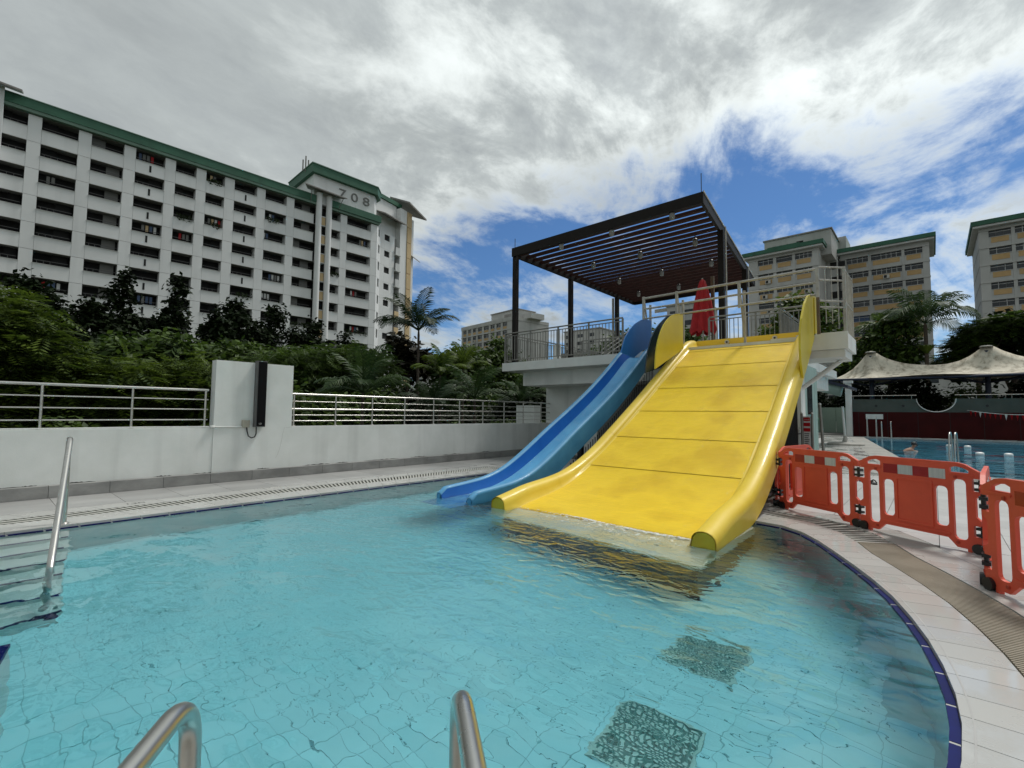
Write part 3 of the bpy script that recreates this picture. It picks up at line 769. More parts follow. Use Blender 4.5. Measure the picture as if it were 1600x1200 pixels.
# top lip with two water jets
mb = MB().box((-4.98, 13.50, 3.34), (-2.40, 13.66, 3.60)); mb.build('top_lip', m_yrim, ys_t)
for x in (-4.15, -2.98):
    j = MB().tube([(x, 13.47, 3.50), (x, 13.51, 3.50)], .06, 16).build('water_jet', mat('jet_ring', (.6, .6, .58), None, 3, .4) if 'jet_ring' not in bpy.data.materials else bpy.data.materials['jet_ring'], ys_t)
    MB().tube([(x, 13.455, 3.50), (x, 13.475, 3.50)], .025, 12).build('jet_hole', m_black, ys_t)
def guard(name, pts, x, th, m_, parent):
    mb = MB(); P = [(y, z) for y, z in pts]
    a = sum(P[i][0]*P[(i+1) % len(P)][1]-P[(i+1) % len(P)][0]*P[i][1] for i in range(len(P)))
    if a < 0: P = P[::-1]
    k = len(P); V = [(x+th/2, y, z) for y, z in P]+[(x-th/2, y, z) for y, z in P]
    F = [tuple(range(k)), tuple(reversed(range(k, 2*k)))]+[(i, i+k, (i+1) % k+k, (i+1) % k) for i in range(k)]
    return mb.add(V, F).build(name, m_, parent)
def quarter(y0, y1, z0, z1, n=14): return [(y1-(y1-y0)*math.cos(R(90)*i/n), z0+(z1-z0)*math.sin(R(90)*i/n)) for i in range(n+1)]
g1 = quarter(10.95, 12.7, 2.62, 4.25)+[(12.7, 3.3)]
guard('side_guard', g1, -5.06, .03, m_yguard, ys_t)
big_g = [(11.50, 2.30), (11.36, 2.58), (11.3, 2.9), (11.34, 3.24), (11.52, 3.57), (11.9, 3.97), (12.31, 4.22), (12.58, 4.30), (12.94, 4.33), (13.62, 4.42), (13.59, 3.54), (12.98, 3.38), (12.24, 2.85)]
guard('side_guard', big_g, -2.04, .04, m_yguard, ys_t)
MB().box((-2.09, 12.90, 3.4), (-2.0, 12.94, 4.28)).build('guard_fold', m_ycap, ys_t)

zrimB = prof([(5.2, .08), (5.85, .13), (6.2, .16), (6.6, .18), (7.1, .24), (7.6, .42), (8.2, .73), (8.9, 1.13), (9.8, 1.60), (10.8, 2.16), (11.9, 2.88), (12.6, 3.42), (13.0, 3.56), (13.6, 3.60)])
zbedB = prof([(5.2, -.24), (5.7, -.16), (6.2, -.10), (6.8, -.05), (7.3, .04), (7.8, .22), (8.5, .56), (9.8, 1.27), (10.8, 1.83), (11.9, 2.53), (12.5, 3.02), (12.9, 3.22), (13.6, 3.26)])
bs_t = thing('water_slide', 'narrow blue water slide left of the wide yellow one', 'water slide', (-6.45, 9.5, 0))
xbl, xbr = -6.90, -5.98
def bsec(y, side):
    s = side; x0 = xbl if s > 0 else xbr; zr = zrimB(y); zb = zbedB(y); w = .055
    zr -= max(0, 5.88-y)**2*3.5
    hgt = np.interp(y, [5.2, 6.5, 8], [.32, .38, .52])
    P = [(x0+s*.03, zr-hgt), (x0, zr-.05)]
    for k in range(0, 6):
        a = math.pi*k/5; P.append((x0+s*(w-w*math.cos(a)), zr-.035+.035*math.sin(a)))
    return P if s > 0 else P[::-1]
bseams = [5.72, 7.3, 8.6, 9.8, 11.0, 12.2, 13.4]
for side in (1, -1):
    for a, b in zip(bseams[:-1], bseams[1:]):
        ys = np.linspace(a+.002, b-.002, max(4, int((b-a)/.12)))
        o = sweep(ys, lambda y: bsec(y, side)).build('side_rim', m_brim, bs_t); solid(o, .012)
for a, b in zip(bseams[:-1], bseams[1:]):
    ys = np.linspace(a+.002, b-.002, max(4, int((b-a)/.12)))
    def innerL(y):
        zr = zrimB(y)-.03-max(0, 5.88-y)**2*3.5; zb = zbedB(y); x0 = xbl+.11
        return [(x0, zr), (x0+.03, zr-(zr-zb)*.5), (x0+.08, zb+.03)]
    def innerR(y):
        zr = zrimB(y)-.03-max(0, 5.88-y)**2*3.5; zb = zbedB(y); x0 = xbr-.11
        return [(x0-.08, zb+.03), (x0-.03, zr-(zr-zb)*.5), (x0, zr)]
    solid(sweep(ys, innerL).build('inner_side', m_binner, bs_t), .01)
    solid(sweep(ys, innerR).build('inner_side', m_brim, bs_t), .01)
    def bbed(y):
        x0 = xbl+.19; x1 = xbr-.19; zb = zbedB(y)
        return [(x0+(x1-x0)*i/6, zb+.03*((i-3)/3)**2) for i in range(7)]
    solid(sweep(ys, bbed).build('bed_panel', m_bbed, bs_t), .02)
solid(sweep(np.linspace(5.3, 5.72, 4), lambda y: [(xbl+.05+(xbr-xbl-.1)*i/6, zbedB(y)) for i in range(7)]).build('bed_panel', m_bbed, bs_t), .02)
for side in (1, -1):
    P = bsec(5.724, side); mb = MB(); mb.add([(x, 5.716, z) for x, z in P], [tuple(range(len(P)))]); mb.add([(x, 5.712, z) for x, z in P], [tuple(reversed(range(len(P))))])
    mb.build('rim_end_cap', m_brim, bs_t)
m_bpan = mat('blue_panel', (.02, .15, .46), (.03, .18, .52), 1, .3)
guard('side_guard', [(11.1, 3.12), (11.18, 3.30), (11.34, 3.57), (11.6, 3.80), (11.88, 3.99), (12.26, 4.16), (12.6, 4.22), (12.88, 4.23), (12.9, 3.45), (12.3, 3.30), (11.8, 3.05)], -6.06, .03, m_bpan, bs_t)
guard('side_guard', [(11.12, 2.55), (11.14, 2.75), (11.25, 3.10), (11.48, 3.50), (11.72, 3.74), (11.98, 3.93), (12.48, 4.22), (12.94, 4.33), (13.05, 4.30), (13.05, 3.2), (12.0, 2.75)], -5.40, .03, m_bdark, bs_t)

# dark bar screens under the slides
def screen(x, y0, y1, zf, label, group):
    t = thing('bar_screen', label, 'fence', (x, (y0+y1)/2, 0), group=group)
    MB().box((x-.02, y0, .06), (x+.02, y1, .10)).build('bottom_rail', m_black, t)
    y = y0
    while y < y1:
        z = zf(y)-.06
        if z > .2: MB().box((x-.008, y-.008, .02), (x+.008, y+.008, z)).build('bar', m_black, t)
        y += .10
screen(-2.30, 8.05, 12.3, lambda y: zrimY(y)-.50, 'dark bar screen under the right rim of the yellow slide', 'screens under the slides')
screen(-5.50, 8.15, 12.8, lambda y: zrimY(y)-.42, 'dark bar screen between the blue and yellow slides', 'screens under the slides')
screen(-5.98, 8.4, 12.8, lambda y: zrimB(y)-.52, 'dark bar screen under the blue slide', 'screens under the slides')
# woven net behind the bars, one open mesh
mb = MB()
for k in range(60):
    y0 = 8.3+k*.075
    z1 = zrimY(min(y0, 12.8))-.5
    if z1 > .15: mb.add([(-5.62, y0, .05), (-5.62, y0+.008, .05), (-5.62, y0+.008+z1*.35, z1), (-5.62, y0+z1*.35, z1)], [(0, 1, 2, 3)])
    if z1 > .15: mb.add([(-5.625, y0+z1*.35, .05), (-5.625, y0+.008+z1*.35, .05), (-5.625, y0+.008, z1), (-5.625, y0, z1)], [(0, 1, 2, 3)])
tag(mb.build('safety_net', mat('grey_net', (.10, .10, .09), None, 4, .8)), 'grey diamond netting between the blue and yellow slides', 'net')
# steel legs of the slides
for x, y, zf, lab in ((-5.2, 8.6, zbedY, 'short dark leg under the yellow slide near the water'), (-5.2, 11.2, zbedY, 'tall dark leg under the left half of the yellow slide'), (-2.55, 11.2, zbedY, 'tall dark leg under the right half of the yellow slide'), (-6.45, 9.8, zbedB, 'dark leg under the middle of the blue slide')):
    t = thing('support_leg', lab, 'post', (x, y, 0), group='legs under the slides')
    MB().box((x-.06, y-.06, 0), (x+.06, y+.06, zf(y)-.04)).build('post', m_black, t)
    MB().box((x-.14, y-.14, 0), (x+.14, y+.14, .015)).build('foot_plate', m_black, t)
# dark back wall of the space under the platform
# ================================================================== PLATFORM
pf = thing('viewing_platform', 'raised white concrete platform carrying the slides and pergola', 'platform', (-7, 17, 0))
ZP = 3.36
MB().box((-11.95, 12.9, 3.06), (-2.95, 23.6, ZP)).build('slab', m_slab, pf)
MB().box((-2.947, 12.9, 3.04), (-1.38, 14.35, 3.39)).build('balcony_slab', m_slab, pf)
MB().box((-2.60, 13.0, 2.86), (-1.45, 14.2, 3.037)).build('balcony_beam', m_slab, pf)
MB().box((-2.40, 12.90, 3.39), (-1.38, 12.97, 3.43)).build('balcony_kerb', m_slab, pf)
MB().box((-11.6, 13.7, 2.55), (-3.2, 23.2, 3.057)).build('under_beam', m_white, pf)
MB().box((-11.65, 15.2, -1.5), (-9.3, 15.5, 2.55)).build('wall_panel', m_white, pf)
MB().box((-13.5, 15.5, -1.7), (-12.5, 15.9, 1.85)).build('side_pillar', m_white, pf)
MB().box((-9.3, 15.25, -.05), (-3.2, 15.4, 2.55)).build('rear_wall', m_blockr, pf)
MB().tube([(-2.62, 13.62, 2.05), (-1.5, 13.62, 2.92)], .055, 10).build('strut', m_slab, pf)
MB().box((-3.05, 13.4, -.05), (-2.42, 13.9, 2.83)).build('column', m_white, pf)
MB().box((-3.05, 13.905, -.05), (-2.422, 15.2, 2.83)).build('side_wall', m_mint, pf)
MB().box((-2.80, 15.22, -.05), (-2.42, 15.6, 2.83)).build('side_wall', m_mint, pf)
for z in (.5, 1.55):
    MB().box((-2.418, 14.2, z), (-2.40, 14.75, z+.8)).build('wall_window', m_glass, pf)
t = thing('pump_cabinet', 'dark slatted cabinet box beside the white column under the slide', 'cabinet', (-2.75, 12.9, 0))
MB().box((-3.2, 12.55, 0), (-2.36, 13.3, 1.12)).build('case', mat('dark_brown_board', (.045, .03, .025), None, 3, .6), t)
MB().box((-3.24, 12.5, 1.12), (-2.32, 13.35, 1.20)).build('lid', m_galv, t)
for k in range(8): MB().box((-2.359, 12.60+k*.085, .05), (-2.345, 12.66+k*.085, 1.08)).build('slat', m_galv, t)

# ------------------------------------------------------------------ pergola
pg = thing('pergola', 'dark steel pergola with brown slats on the raised platform', 'pergola', (-8, 18, ZP))
ZT, ZB = 7.68, 7.36
xr = lambda y: -4.58+(y-13.05)/(23.07-13.05)*(-5.88+4.58)
MB().box((-11.62, 13.0, ZB), (-4.56, 13.09, ZT)).build('beam', m_pergola, pg)
MB().box((-11.80, 23.03, ZB), (-5.85, 23.12, ZT)).build('beam', m_pergola, pg)
MB().prism([(-11.62, 13.093), (-11.53, 13.093), (-11.74, 23.027), (-11.83, 23.027)], ZB, ZT).build('beam', m_pergola, pg)
MB().prism(ccw([(xr(13.093)-.07, 13.093), (xr(13.093)+.02, 13.093), (xr(23.03)+.02, 23.027), (xr(23.03)-.07, 23.027)]), ZB, ZT).build('beam', m_pergola, pg)
MB().prism(ccw([(xr(13.0)+.023, 12.99), (xr(13.0)+.045, 12.99), (xr(23.1)+.045, 23.12), (xr(23.1)+.023, 23.12)]), ZT-.02, ZT+.02).build('edge_flashing', m_galv, pg)
y = 13.42; i = 0
while y < 22.9:
    xl_ = -11.53-(y-13.1)*.021
    MB().box((xl_, y-.072, ZT-.19), (xr(y)-.075, y+.072, ZT-.10)).build('slat', m_slat, pg); y += .43
xmid = -8.2
for x, y in ((-11.56, 13.17), (-11.64, 16.9), (-11.73, 21.1), (-4.86, 15.4), (-5.49, 20.2), (-4.72, 13.6)):
    if (x, y) == (-4.72, 13.6): continue
    MB().box((x-.085, y-.085, ZP), (x+.085, y+.085, ZB)).build('post', m_pergola, pg)
for x, y in ((-4.74, 15.4), (-5.37, 20.2)):
    MB().tube([(x+.02, y, ZP), (x+.02, y, ZB+.1)], .022, 6).build('downpipe', m_galv, pg)
MB().tube([(-11.95, 21.1, ZP), (-11.95, 21.1, ZB)], .06, 8).build('downpipe', m_galv, pg)
for (x, y, h) in ((-11.5, 13.05, .35), (-4.62, 13.05, .55)):
    MB().tube([(x, y, ZT), (x, y, ZT+h)], .012, 5).build('spike', m_black, pg)
# lanterns hang from the slats
LM = {}
def lantern(x, y, z, lab):
    t = thing('hanging_lantern', lab, 'lantern', (x, y, z), group='lanterns under the pergola')
    if not LM:
        LM['cap'] = MB().lathe([(0, .12), (.06, .11), (.085, .06), (.09, .04), (0, .04)], n=10).mesh('cap'); LM['cap'].materials.append(m_black)
        LM['shade'] = MB().lathe([(.078, .04), (.082, -.06), (.075, -.13), (0, -.15)], n=10).mesh('lamp_shade'); LM['shade'].materials.append(mat('frosted_lamp', (.22, .22, .21), None, 3, .4))
        LM['stem'] = MB().tube([(0, 0, .11), (0, 0, .20)], .02, 6).mesh('stem'); LM['stem'].materials.append(m_black)
    link('cap', LM['cap'], None, t); link('lamp_shade', LM['shade'], None, t); link('stem', LM['stem'], None, t)
rows = [(12.66, [-9.1, -7.21, -5.3]), (15.14, [-9.4, -7.5, -5.58]), (17.62, [-9.68, -7.82, -5.92]), (20.07, [-10.03, -8.14])]
rn = ['nearest row', 'second row', 'third row', 'farthest row']; pn = [['left', 'middle', 'right'], ['left', 'middle', 'right'], ['left', 'middle', 'right'], ['left', 'right']]
for ri, (yy, xs) in enumerate(rows):
    for ci, x in enumerate(xs):
        s = 1.036
        lantern(x*s, yy*s, 7.30, f'{pn[ri][ci]} lantern of the {rn[ri]} hanging under the pergola')

# ------------------------------------------------------------------ platform balustrades
BM = {}
def balustrade(p0, p1, z0, label, h=1.1, group='balustrades on the platform', npost=None, pitch=.118, top2=True):
    p0 = Vector(p0); p1 = Vector(p1); L_ = (p1-p0).length; d = (p1-p0)/L_
    rz = math.atan2(d.y, d.x)
    t = thing('balustrade', label, 'balustrade', (p0.x, p0.y, z0), rz if abs(rz) > 1e-6 else 1e-9, group)
    def tb(name, a, b, r, m_=m_gsteel):
        return MB().tube([a, b], r, 8).build(name, m_, t)
    tb('handrail', (0, 0, h), (L_, 0, h), .025)
    if top2: tb('rail', (0, 0, h-.10), (L_, 0, h-.10), .016)
    tb('rail', (0, 0, .10), (L_, 0, .10), .016)
    n = npost or max(1, round(L_/1.25))
    for i in range(n+1):
        MB().box((i*L_/n-.025, -.02, 0), (i*L_/n+.025, .02, h-.02)).build('post', m_gsteel, t)
    key = round(h, 2)
    if key not in BM:
        me = MB().box((-.009, -.009, .115), (.009, .009, h-.11)).mesh('baluster'); me.materials.append(m_gsteel); BM[key] = me
    k = int(L_/pitch)
    for i in range(1, k):
        x = i*L_/k
        if min(abs(x-j*L_/n) for j in range(n+1)) < .04: continue
        link('baluster', BM[key], None, t, loc=(x, 0, 0))
    return t
balustrade((-11.88, 12.98), (-7.02, 12.98), ZP, 'steel balustrade along the front edge left of the blue slide')
balustrade((-11.88, 23.3), (-11.88, 13.02), ZP, 'steel balustrade along the left edge of the platform')
balustrade((-11.8, 23.4), (-3.1, 23.4), ZP, 'steel balustrade along the far edge of the platform')
balustrade((-5.0, 14.6), (-2.4, 14.6), ZP, 'steel balustrade just behind the top of the yellow slide')
balustrade((-3.05, 23.3), (-3.05, 14.5), ZP, 'steel balustrade along the right edge of the platform')
balustrade((-10.2, 15.6), (-8.1, 15.6), ZP, 'inner steel balustrade behind the front edge of the platform', h=1.0)
balustrade((-8.0, 19.5), (-8.0, 15.6), ZP, 'inner steel balustrade running back across the platform', h=1.0)
t = thing('stair_handrail', 'sloping pair of bright steel handrails on the platform', 'handrail', (-8.9, 16.5, ZP))
for z in (0, .16, .32): MB().tube([(-9.7, 16.2, ZP+.35+z), (-8.2, 16.2, ZP+1.15+z)], .02, 8).build('rail', m_steel, t)
for x, z in ((-9.7, .67), (-8.2, 1.47)): MB().tube([(x, 16.2, ZP), (x, 16.2, ZP+z)], .022, 8).build('post', m_steel, t)
t = thing('white_bollard_box', 'small white box standing behind the front balustrade', 'box', (-10.4, 14.2, ZP))
MB().box((-10.5, 14.1, ZP), (-10.28, 14.3, ZP+.66)).build('case', m_slab, t); MB().box((-10.52, 14.08, ZP+.66), (-10.26, 14.32, ZP+.70)).build('lid', m_slab, t)

# guard frame over the slide tops
gf = thing('guard_frame', 'weathered grey tube guard frame above the slide entrances', 'frame', (-4, 12.6, ZP))
X0, X1, Y0 = -6.12, -1.88, 12.55
for z, r in ((4.86, .030), (4.55, .028), (4.27, .024)):
    MB().tube([(X0, Y0, z-.03), (X1, Y0, z)], r, 8).build('rail', m_galv, gf)
for x in (X0, -5.15, -3.55, X1):
    MB().box((x-.03, Y0-.03, 4.2), (x+.03, Y0+.03, 4.88)).build('post', m_galv, gf)
    if x not in (X1,):
        MB().tube([(x, Y0+.03, 4.84), (x, Y0+.42, ZP+.02)], .024, 8).build('brace', m_galv, gf)
        MB().box((x-.025, Y0+.40, ZP), (x+.025, Y0+.46, 4.72)).build('rear_post', m_galv, gf)
MB().box((X1-.03, Y0-.03, ZP), (X1+.03, Y0+.03, 4.2)).build('post', mat('brown_stained_post', (.16, .11, .07), (.10, .07, .05), 6, .7), gf)
sg = MB().box((-5.78, 12.53, 4.36), (-5.42, 12.55, 4.46)); tag(sg.build('hanging_plate', m_galv), 'small grey plate hanging from the guard frame above the blue slide', 'sign')
# right cage
cg = thing('side_cage', 'tall grey tube cage at the right end of the platform', 'cage', (-1.6, 13.3, ZP))
for z in (4.90, 4.60, 4.12, 3.98): MB().tube([(X1+.03, 12.56, z), (-1.43, 12.98, z)], .022, 8).build('rail', m_galv, cg)
for z in (4.90, 4.12): MB().tube([(-1.43, 12.98, z), (-1.43, 14.25, z)], .022, 8).build('rail', m_galv, cg)
MB().box((-1.46, 12.95, ZP+.07), (-1.40, 13.01, 4.93)).build('post', m_galv, cg); MB().box((-1.46, 14.22, ZP+.03), (-1.40, 14.28, 4.93)).build('post', m_galv, cg)
for k in range(1, 10): MB().box((-1.438, 12.98+k*.127-.008, ZP+.03), (-1.422, 12.98+k*.127+.008, 4.9)).build('bar', m_galv, cg)
for k in range(1, 4):
    q = k/4; x = X1+.03+(-1.43-X1-.03)*q; y = 12.56+.42*q
    MB().box((x-.008, y-.008, 3.6), (x+.008, y+.008, 4.9)).build('bar', m_galv, cg)

# closed red parasol
um = thing('closed_parasol', 'closed red parasol standing on the platform behind the slide', 'parasol', (-5.5, 15.5, ZP))
mb = MB(); n = 40; prof_ = [(5.93, .03), (5.86, .09), (5.6, .15), (5.2, .22), (4.8, .27), (4.45, .32), (4.25, .36), (4.16, .33)]
V = []
for iz, (z, r) in enumerate(prof_):
    for j in range(n):
        a = 2*math.pi*j/n; f = 1+.22*math.sin(8*a+iz*.15)*min(1, iz/3); zz = z-(.05*math.cos(8*a) if iz == len(prof_)-1 else 0)
        V.append((-5.5+r*f*math.cos(a), 15.5+r*f*math.sin(a), zz))
F = [(i*n+j, i*n+(j+1) % n, (i+1)*n+(j+1) % n, (i+1)*n+j) for i in range(len(prof_)-1) for j in range(n)]
mb.add(V, F, True); mb.build('canopy', m_red, um)
MB().tube([(-5.5, 15.5, ZP), (-5.5, 15.5, 5.97)], .025, 8).build('pole', m_galv, um)
MB().lathe([(0, 0), (.28, 0), (.28, .06), (.05, .09)], (-5.5, 15.5, ZP), 18).build('base', m_galv, um)
t = thing('timber_post', 'short brown post just behind the closed red parasol', 'post', (-5.28, 15.8, ZP))
MB().box((-5.33, 15.75, ZP), (-5.23, 15.85, 6.05)).build('post', mat('worn_timber', (.14, .10, .06), (.09, .06, .04), 9, .8), t)

# ================================================================== BARRIERS
def rrect(u0, v0, u1, v1, r=.03, n=3):
    out = []
    for cx, cy_, a0 in ((u1-r, v1-r, 0), (u0+r, v1-r, 90), (u0+r, v0+r, 180), (u1-r, v0+r, 270)):
        for k in range(n+1): a = R(a0+90*k/n); out.append((cx+r*math.cos(a), cy_+r*math.sin(a)))
    return out
BL_ = 1.38
def vplate(outer, holes, y0, y1):
    """a plate standing in the local X-Z plane between y0 and y1"""
    mb = MB().prism(outer, -y1, -y0, holes=[h[::-1] for h in holes])
    mb.v = [(x, -z, y) for x, y, z in mb.v]; return mb
bar_outer = [(.0, .10), (.05, .03), (.10, .03), (.10, .0), (.14, .0), (.14, .03), (.24, .03), (.33, .12), (1.05, .12), (1.14, .03), (1.24, .03), (1.24, .0), (1.28, .0), (1.28, .03), (1.33, .03), (BL_, .10),
             (BL_, .18), (1.31, .18), (1.31, .30), (BL_, .30), (BL_, .36), (1.335, .40), (1.335, .60), (BL_, .64), (BL_, .68), (1.31, .68), (1.31, .82), (BL_, .82), (BL_, .90), (1.24, .975), (1.16, .99), (.22, .99), (.14, .975), (0, .90),
             (0, .82), (.07, .82), (.07, .68), (0, .68), (0, .64), (.045, .60), (.045, .40), (0, .36), (0, .30), (.07, .30), (.07, .18), (0, .18)]
def mir(h): return [(BL_-u, v) for u, v in h][::-1]
slot_h = [(.10, .875), (.29, .875), (.29, .925), (.24, .945), (.16, .935), (.10, .905)]
holes = [rrect(.130, .12, .265, .80, .05), rrect(.315, .24, .455, .70, .05)]
holes += [mir(h) for h in holes]; holes += [slot_h, mir(slot_h)]
holes = [ccw(h) for h in holes]
BP = {}
def bpart(name, mb, m_): me = mb.mesh(name); me.materials.append(m_); BP.setdefault('list', []).append((name, me))
body = vplate(ccw(bar_outer), holes, -.018, .018); bpart('barrier_body', body, m_orange)
# raised frame and sunken middle sheet
fr = MB()
for (a, b, c, d) in ((.475, .72, .905, .745), (.475, .20, .905, .225), (.475, .225, .50, .72), (.88, .225, .905, .72), (.30, .155, 1.08, .175), (.05, .845, .30, .86), (1.08, .845, 1.33, .86)):
    fr.box((a, -.028, b), (c, -.0185, d)); fr.box((a, .0185, b), (c, .028, d))
bpart('stiffener', fr, m_orange)
for i in range(4):
    a = .33+i*.18; mb = MB().box((a+.002, -.0215, .785), (a+.178, -.0185, .90)).box((a+.002, .0185, .785), (a+.178, .0215, .90)); bpart('reflector', mb, m_redtile if i % 2 == 0 else m_whtile)
for v in (.69, .19):
    mb = MB().box((BL_-.045, -.03, v), (BL_+.045, .03, v+.03)).box((BL_-.045, -.03, v+.07), (BL_+.045, .03, v+.10)).tube([(BL_, 0, v-.01), (BL_, 0, v+.12)], .018, 8); bpart('hinge', mb, m_black)
for u in (.03, BL_-.05):
    mb = MB(); mb.tube([(u+.02, -.05, .055), (u+.02, .05, .055)], .055, 14); bpart('wheel', mb, m_black)
for u in (.23, BL_-.23):
    mb = MB().tube([(u, -.031, .82), (u, .031, .82)], .016, 10).tube([(u, -.031, .085), (u, .031, .085)], .016, 10); bpart('plug', mb, mat('dark_orange', (.40, .04, .02), None, 3, .5) if 'dark_orange' not in bpy.data.materials else bpy.data.materials['dark_orange'])
def barrier(p, q, label, tilt=0):
    p = Vector(p); q = Vector(q); d = q-p
    t = thing('safety_barrier', label, 'barrier', (p.x, p.y, 0), math.atan2(d.y, d.x), 'orange plastic barriers')
    t.scale = (d.length/BL_, 1, 1)
    for n_, me in BP['list']: link(n_, me, None, t)
    return t
barrier((-1.93, 8.87), (-.80, 8.10), 'orange plastic barrier nearest the yellow slide')
barrier((-.78, 8.07), (.36, 7.42), 'orange plastic barrier in the middle of the row, flat to the camera')
barrier((.42, 7.42), (.31, 6.08), 'orange plastic barrier seen nearly end-on at the fold')
barrier((.31, 6.02), (1.08, 4.90), 'orange plastic barrier cut off by the right edge')
barrier((-1.70, 10.25), (-1.95, 8.93), 'orange plastic barrier folded back behind the first one')
barrier((-2.25, 10.2), (-2.02, 8.98), 'orange plastic barrier half hidden beside the yellow slide')

# ================================================================== RIGHT SIDE DECK OBJECTS
# notice board between two posts
SUBS = []
t = thing('notice_stand', 'narrow notice board between two steel posts behind the barrier', 'sign', (-2.18, 12.6, 0))
for x in (-2.27, -2.07):
    MB().tube([(x, 12.6, 0), (x, 12.6, 1.56)], .027, 10).build('post', m_gsteel, t); MB().lathe([(.03, 0), (.03, .02), (0, .035)], (x, 12.6, 1.56), 10).build('post_cap', m_steel, t)
MB().box((-2.24, 12.58, .45), (-2.10, 12.60, 1.50)).build('board', m_whtile, t)
for z in (1.44, 1.32, 1.20): MB().box((-2.235, 12.572, z-.045), (-2.105, 12.578, z+.035)).build('red_heading', m_redtile, t)
me = text_mesh('POOL RULES', .028, .0005, 'lettering'); me.materials.append(m_whtile); o = link('lettering', me, None, t, loc=(.01, -.03, 1.43)); o.rotation_euler = (R(90), 0, 0); o.scale = (.7, 1, 1)
for k in range(14):
    MB().box((-2.225, 12.574, 1.10-k*.045), (-2.125-.012*(k % 3), 12.579, 1.115-k*.045)).build('text_line', m_ink, t)
t = thing('tall_post', 'single tall steel post on the deck behind the barriers', 'post', (-1.93, 13.2, 0))
MB().tube([(-1.93, 13.2, 0), (-2.02, 13.3, 1.78)], .032, 12).build('tube', m_gsteel, t); MB().lathe([(.033, 0), (.03, .03), (0, .045)], (-2.02, 13.3, 1.78), 12).build('cap', m_steel, t)
t = thing('parasol_stand', 'round parasol base with a thin pale pole on the far deck', 'parasol base', (-3.58, 30.9, 0))
MB().lathe([(0, 0), (.85, 0), (.80, .10), (.15, .16), (.10, .35), (.06, .5)], (-3.58, 30.9, 0), 20).build('base', m_galv, t); MB().tube([(-3.58, 30.9, .3), (-3.66, 30.9, 2.05)], .06, 10).build('pole', m_slab, t)
# sandals
sm_ = MB()
for i, (x, y, a) in enumerate(((-1.34, 13.75, .5), (-1.02, 13.3, 1.9))):
    t = thing('sandal', ('black and white sandal lying upright on the deck behind the barriers' if i == 0 else 'flat black sandal lying right of the other one'), 'sandal', (x, y, .0), a, 'pair of sandals')
    P = [(.0, -.04), (.12, -.05), (.25, -.035), (.28, 0), (.25, .035), (.12, .05), (0, .04), (-.02, 0)]
    MB().prism(P, .002, .03).build('sole', m_black, t)
    MB().tube([(.08, -.05, .03), (.12, -.03, .08), (.13, 0, .10), (.12, .03, .08), (.08, .05, .03)], .014, 6).build('strap', m_whtile if i == 0 else m_black, t)
# wheeled bin
t = thing('wheelie_bin', 'green wheeled bin in front of the pale green boards', 'bin', (-6.9, 41.9, 0))
MB().add([(-7.3, 41.6, .1), (-6.6, 41.6, .1), (-6.6, 42.2, .1), (-7.3, 42.2, .1), (-7.45, 41.5, 1.15), (-6.45, 41.5, 1.15), (-6.45, 42.35, 1.15), (-7.45, 42.35, 1.15)], [(3, 2, 1, 0), (4, 5, 6, 7), (0, 1, 5, 4), (1, 2, 6, 5), (2, 3, 7, 6), (3, 0, 4, 7)]).build('body', m_bin, t)
MB().add([(-7.5, 41.45, 1.15), (-6.4, 41.45, 1.15), (-6.4, 42.4, 1.15), (-7.5, 42.4, 1.15), (-7.4, 41.6, 1.3), (-6.5, 41.6, 1.3), (-6.5, 42.3, 1.38), (-7.4, 42.3, 1.38)], [(3, 2, 1, 0), (4, 5, 6, 7), (0, 1, 5, 4), (1, 2, 6, 5), (2, 3, 7, 6), (3, 0, 4, 7)]).build('lid', m_bin, t)
for x in (-7.3, -6.7): MB().tube([(x, 42.2, .12), (x+.1, 42.2, .12)], .12, 12).build('wheel', m_black, t)
# pale green hoarding
t = thing('board_fence', 'pale green board fence under the trees beyond the deck', 'fence', (-8, 52.0, 0))
for k in range(4):
    x = -10.6+k*1.4; MB().box((x+.01, 49.9, .12), (x+1.38, 50.0, 2.3)).build('board', m_pgreen, t)
t = thing('white_column', 'slim white column at the left end of the maroon wall', 'column', (-4.95, 45.0, 0))
MB().box((-5.1, 44.8, 0), (-4.72, 45.2, 4.1)).build('shaft', m_slab, t); MB().box((-5.2, 44.7, 4.1), (-4.62, 45.3, 4.3)).build('head', m_slab, t)
# mint barrel awning
t = thing('barrel_awning', 'mint half-round awning with a dark roof beyond the slide', 'awning', (-4.3, 30, 2.6))
P = []
mb = MB(); n = 10
for k in range(n+1):
    a = R(180*k/n); P.append((math.cos(a), math.sin(a)))
A0, A1 = Vector((-5.3, 30, 3.42)), Vector((-3.55, 30, 2.84))
V = []
for base in (A0, A1):
    for k in range(14): a = 2*math.pi*k/14; V.append((base.x+.07*math.cos(a), base.y+.5*math.sin(a)*.6, base.z+.30*math.cos(a)))
F = [(k, (k+1) % 14, (k+1) % 14+14, k+14) for k in range(14)]+[tuple(range(14)), tuple(reversed(range(14, 28)))]
mb.add(V, F, True).build('tube_shell', m_mint, t)
MB().add([(-5.5, 29.6, 3.84), (-3.25, 29.6, 3.12), (-3.25, 33.5, 3.12), (-5.5, 33.5, 3.84), (-5.5, 29.6, 3.70), (-3.25, 29.6, 2.98), (-3.25, 33.5, 2.98), (-5.5, 33.5, 3.70)], [(0, 1, 2, 3), (7, 6, 5, 4), (0, 4, 5, 1), (1, 5, 6, 2), (2, 6, 7, 3), (3, 7, 4, 0)]).build('roof_sheet', m_navy, t)
MB().box((-5.75, 30, 0), (-5.55, 33.6, 3.3)).build('side_wall', m_mint, t)
t = thing('changing_room', 'low dark building under the mint awning', 'building', (-8, 38, 0))
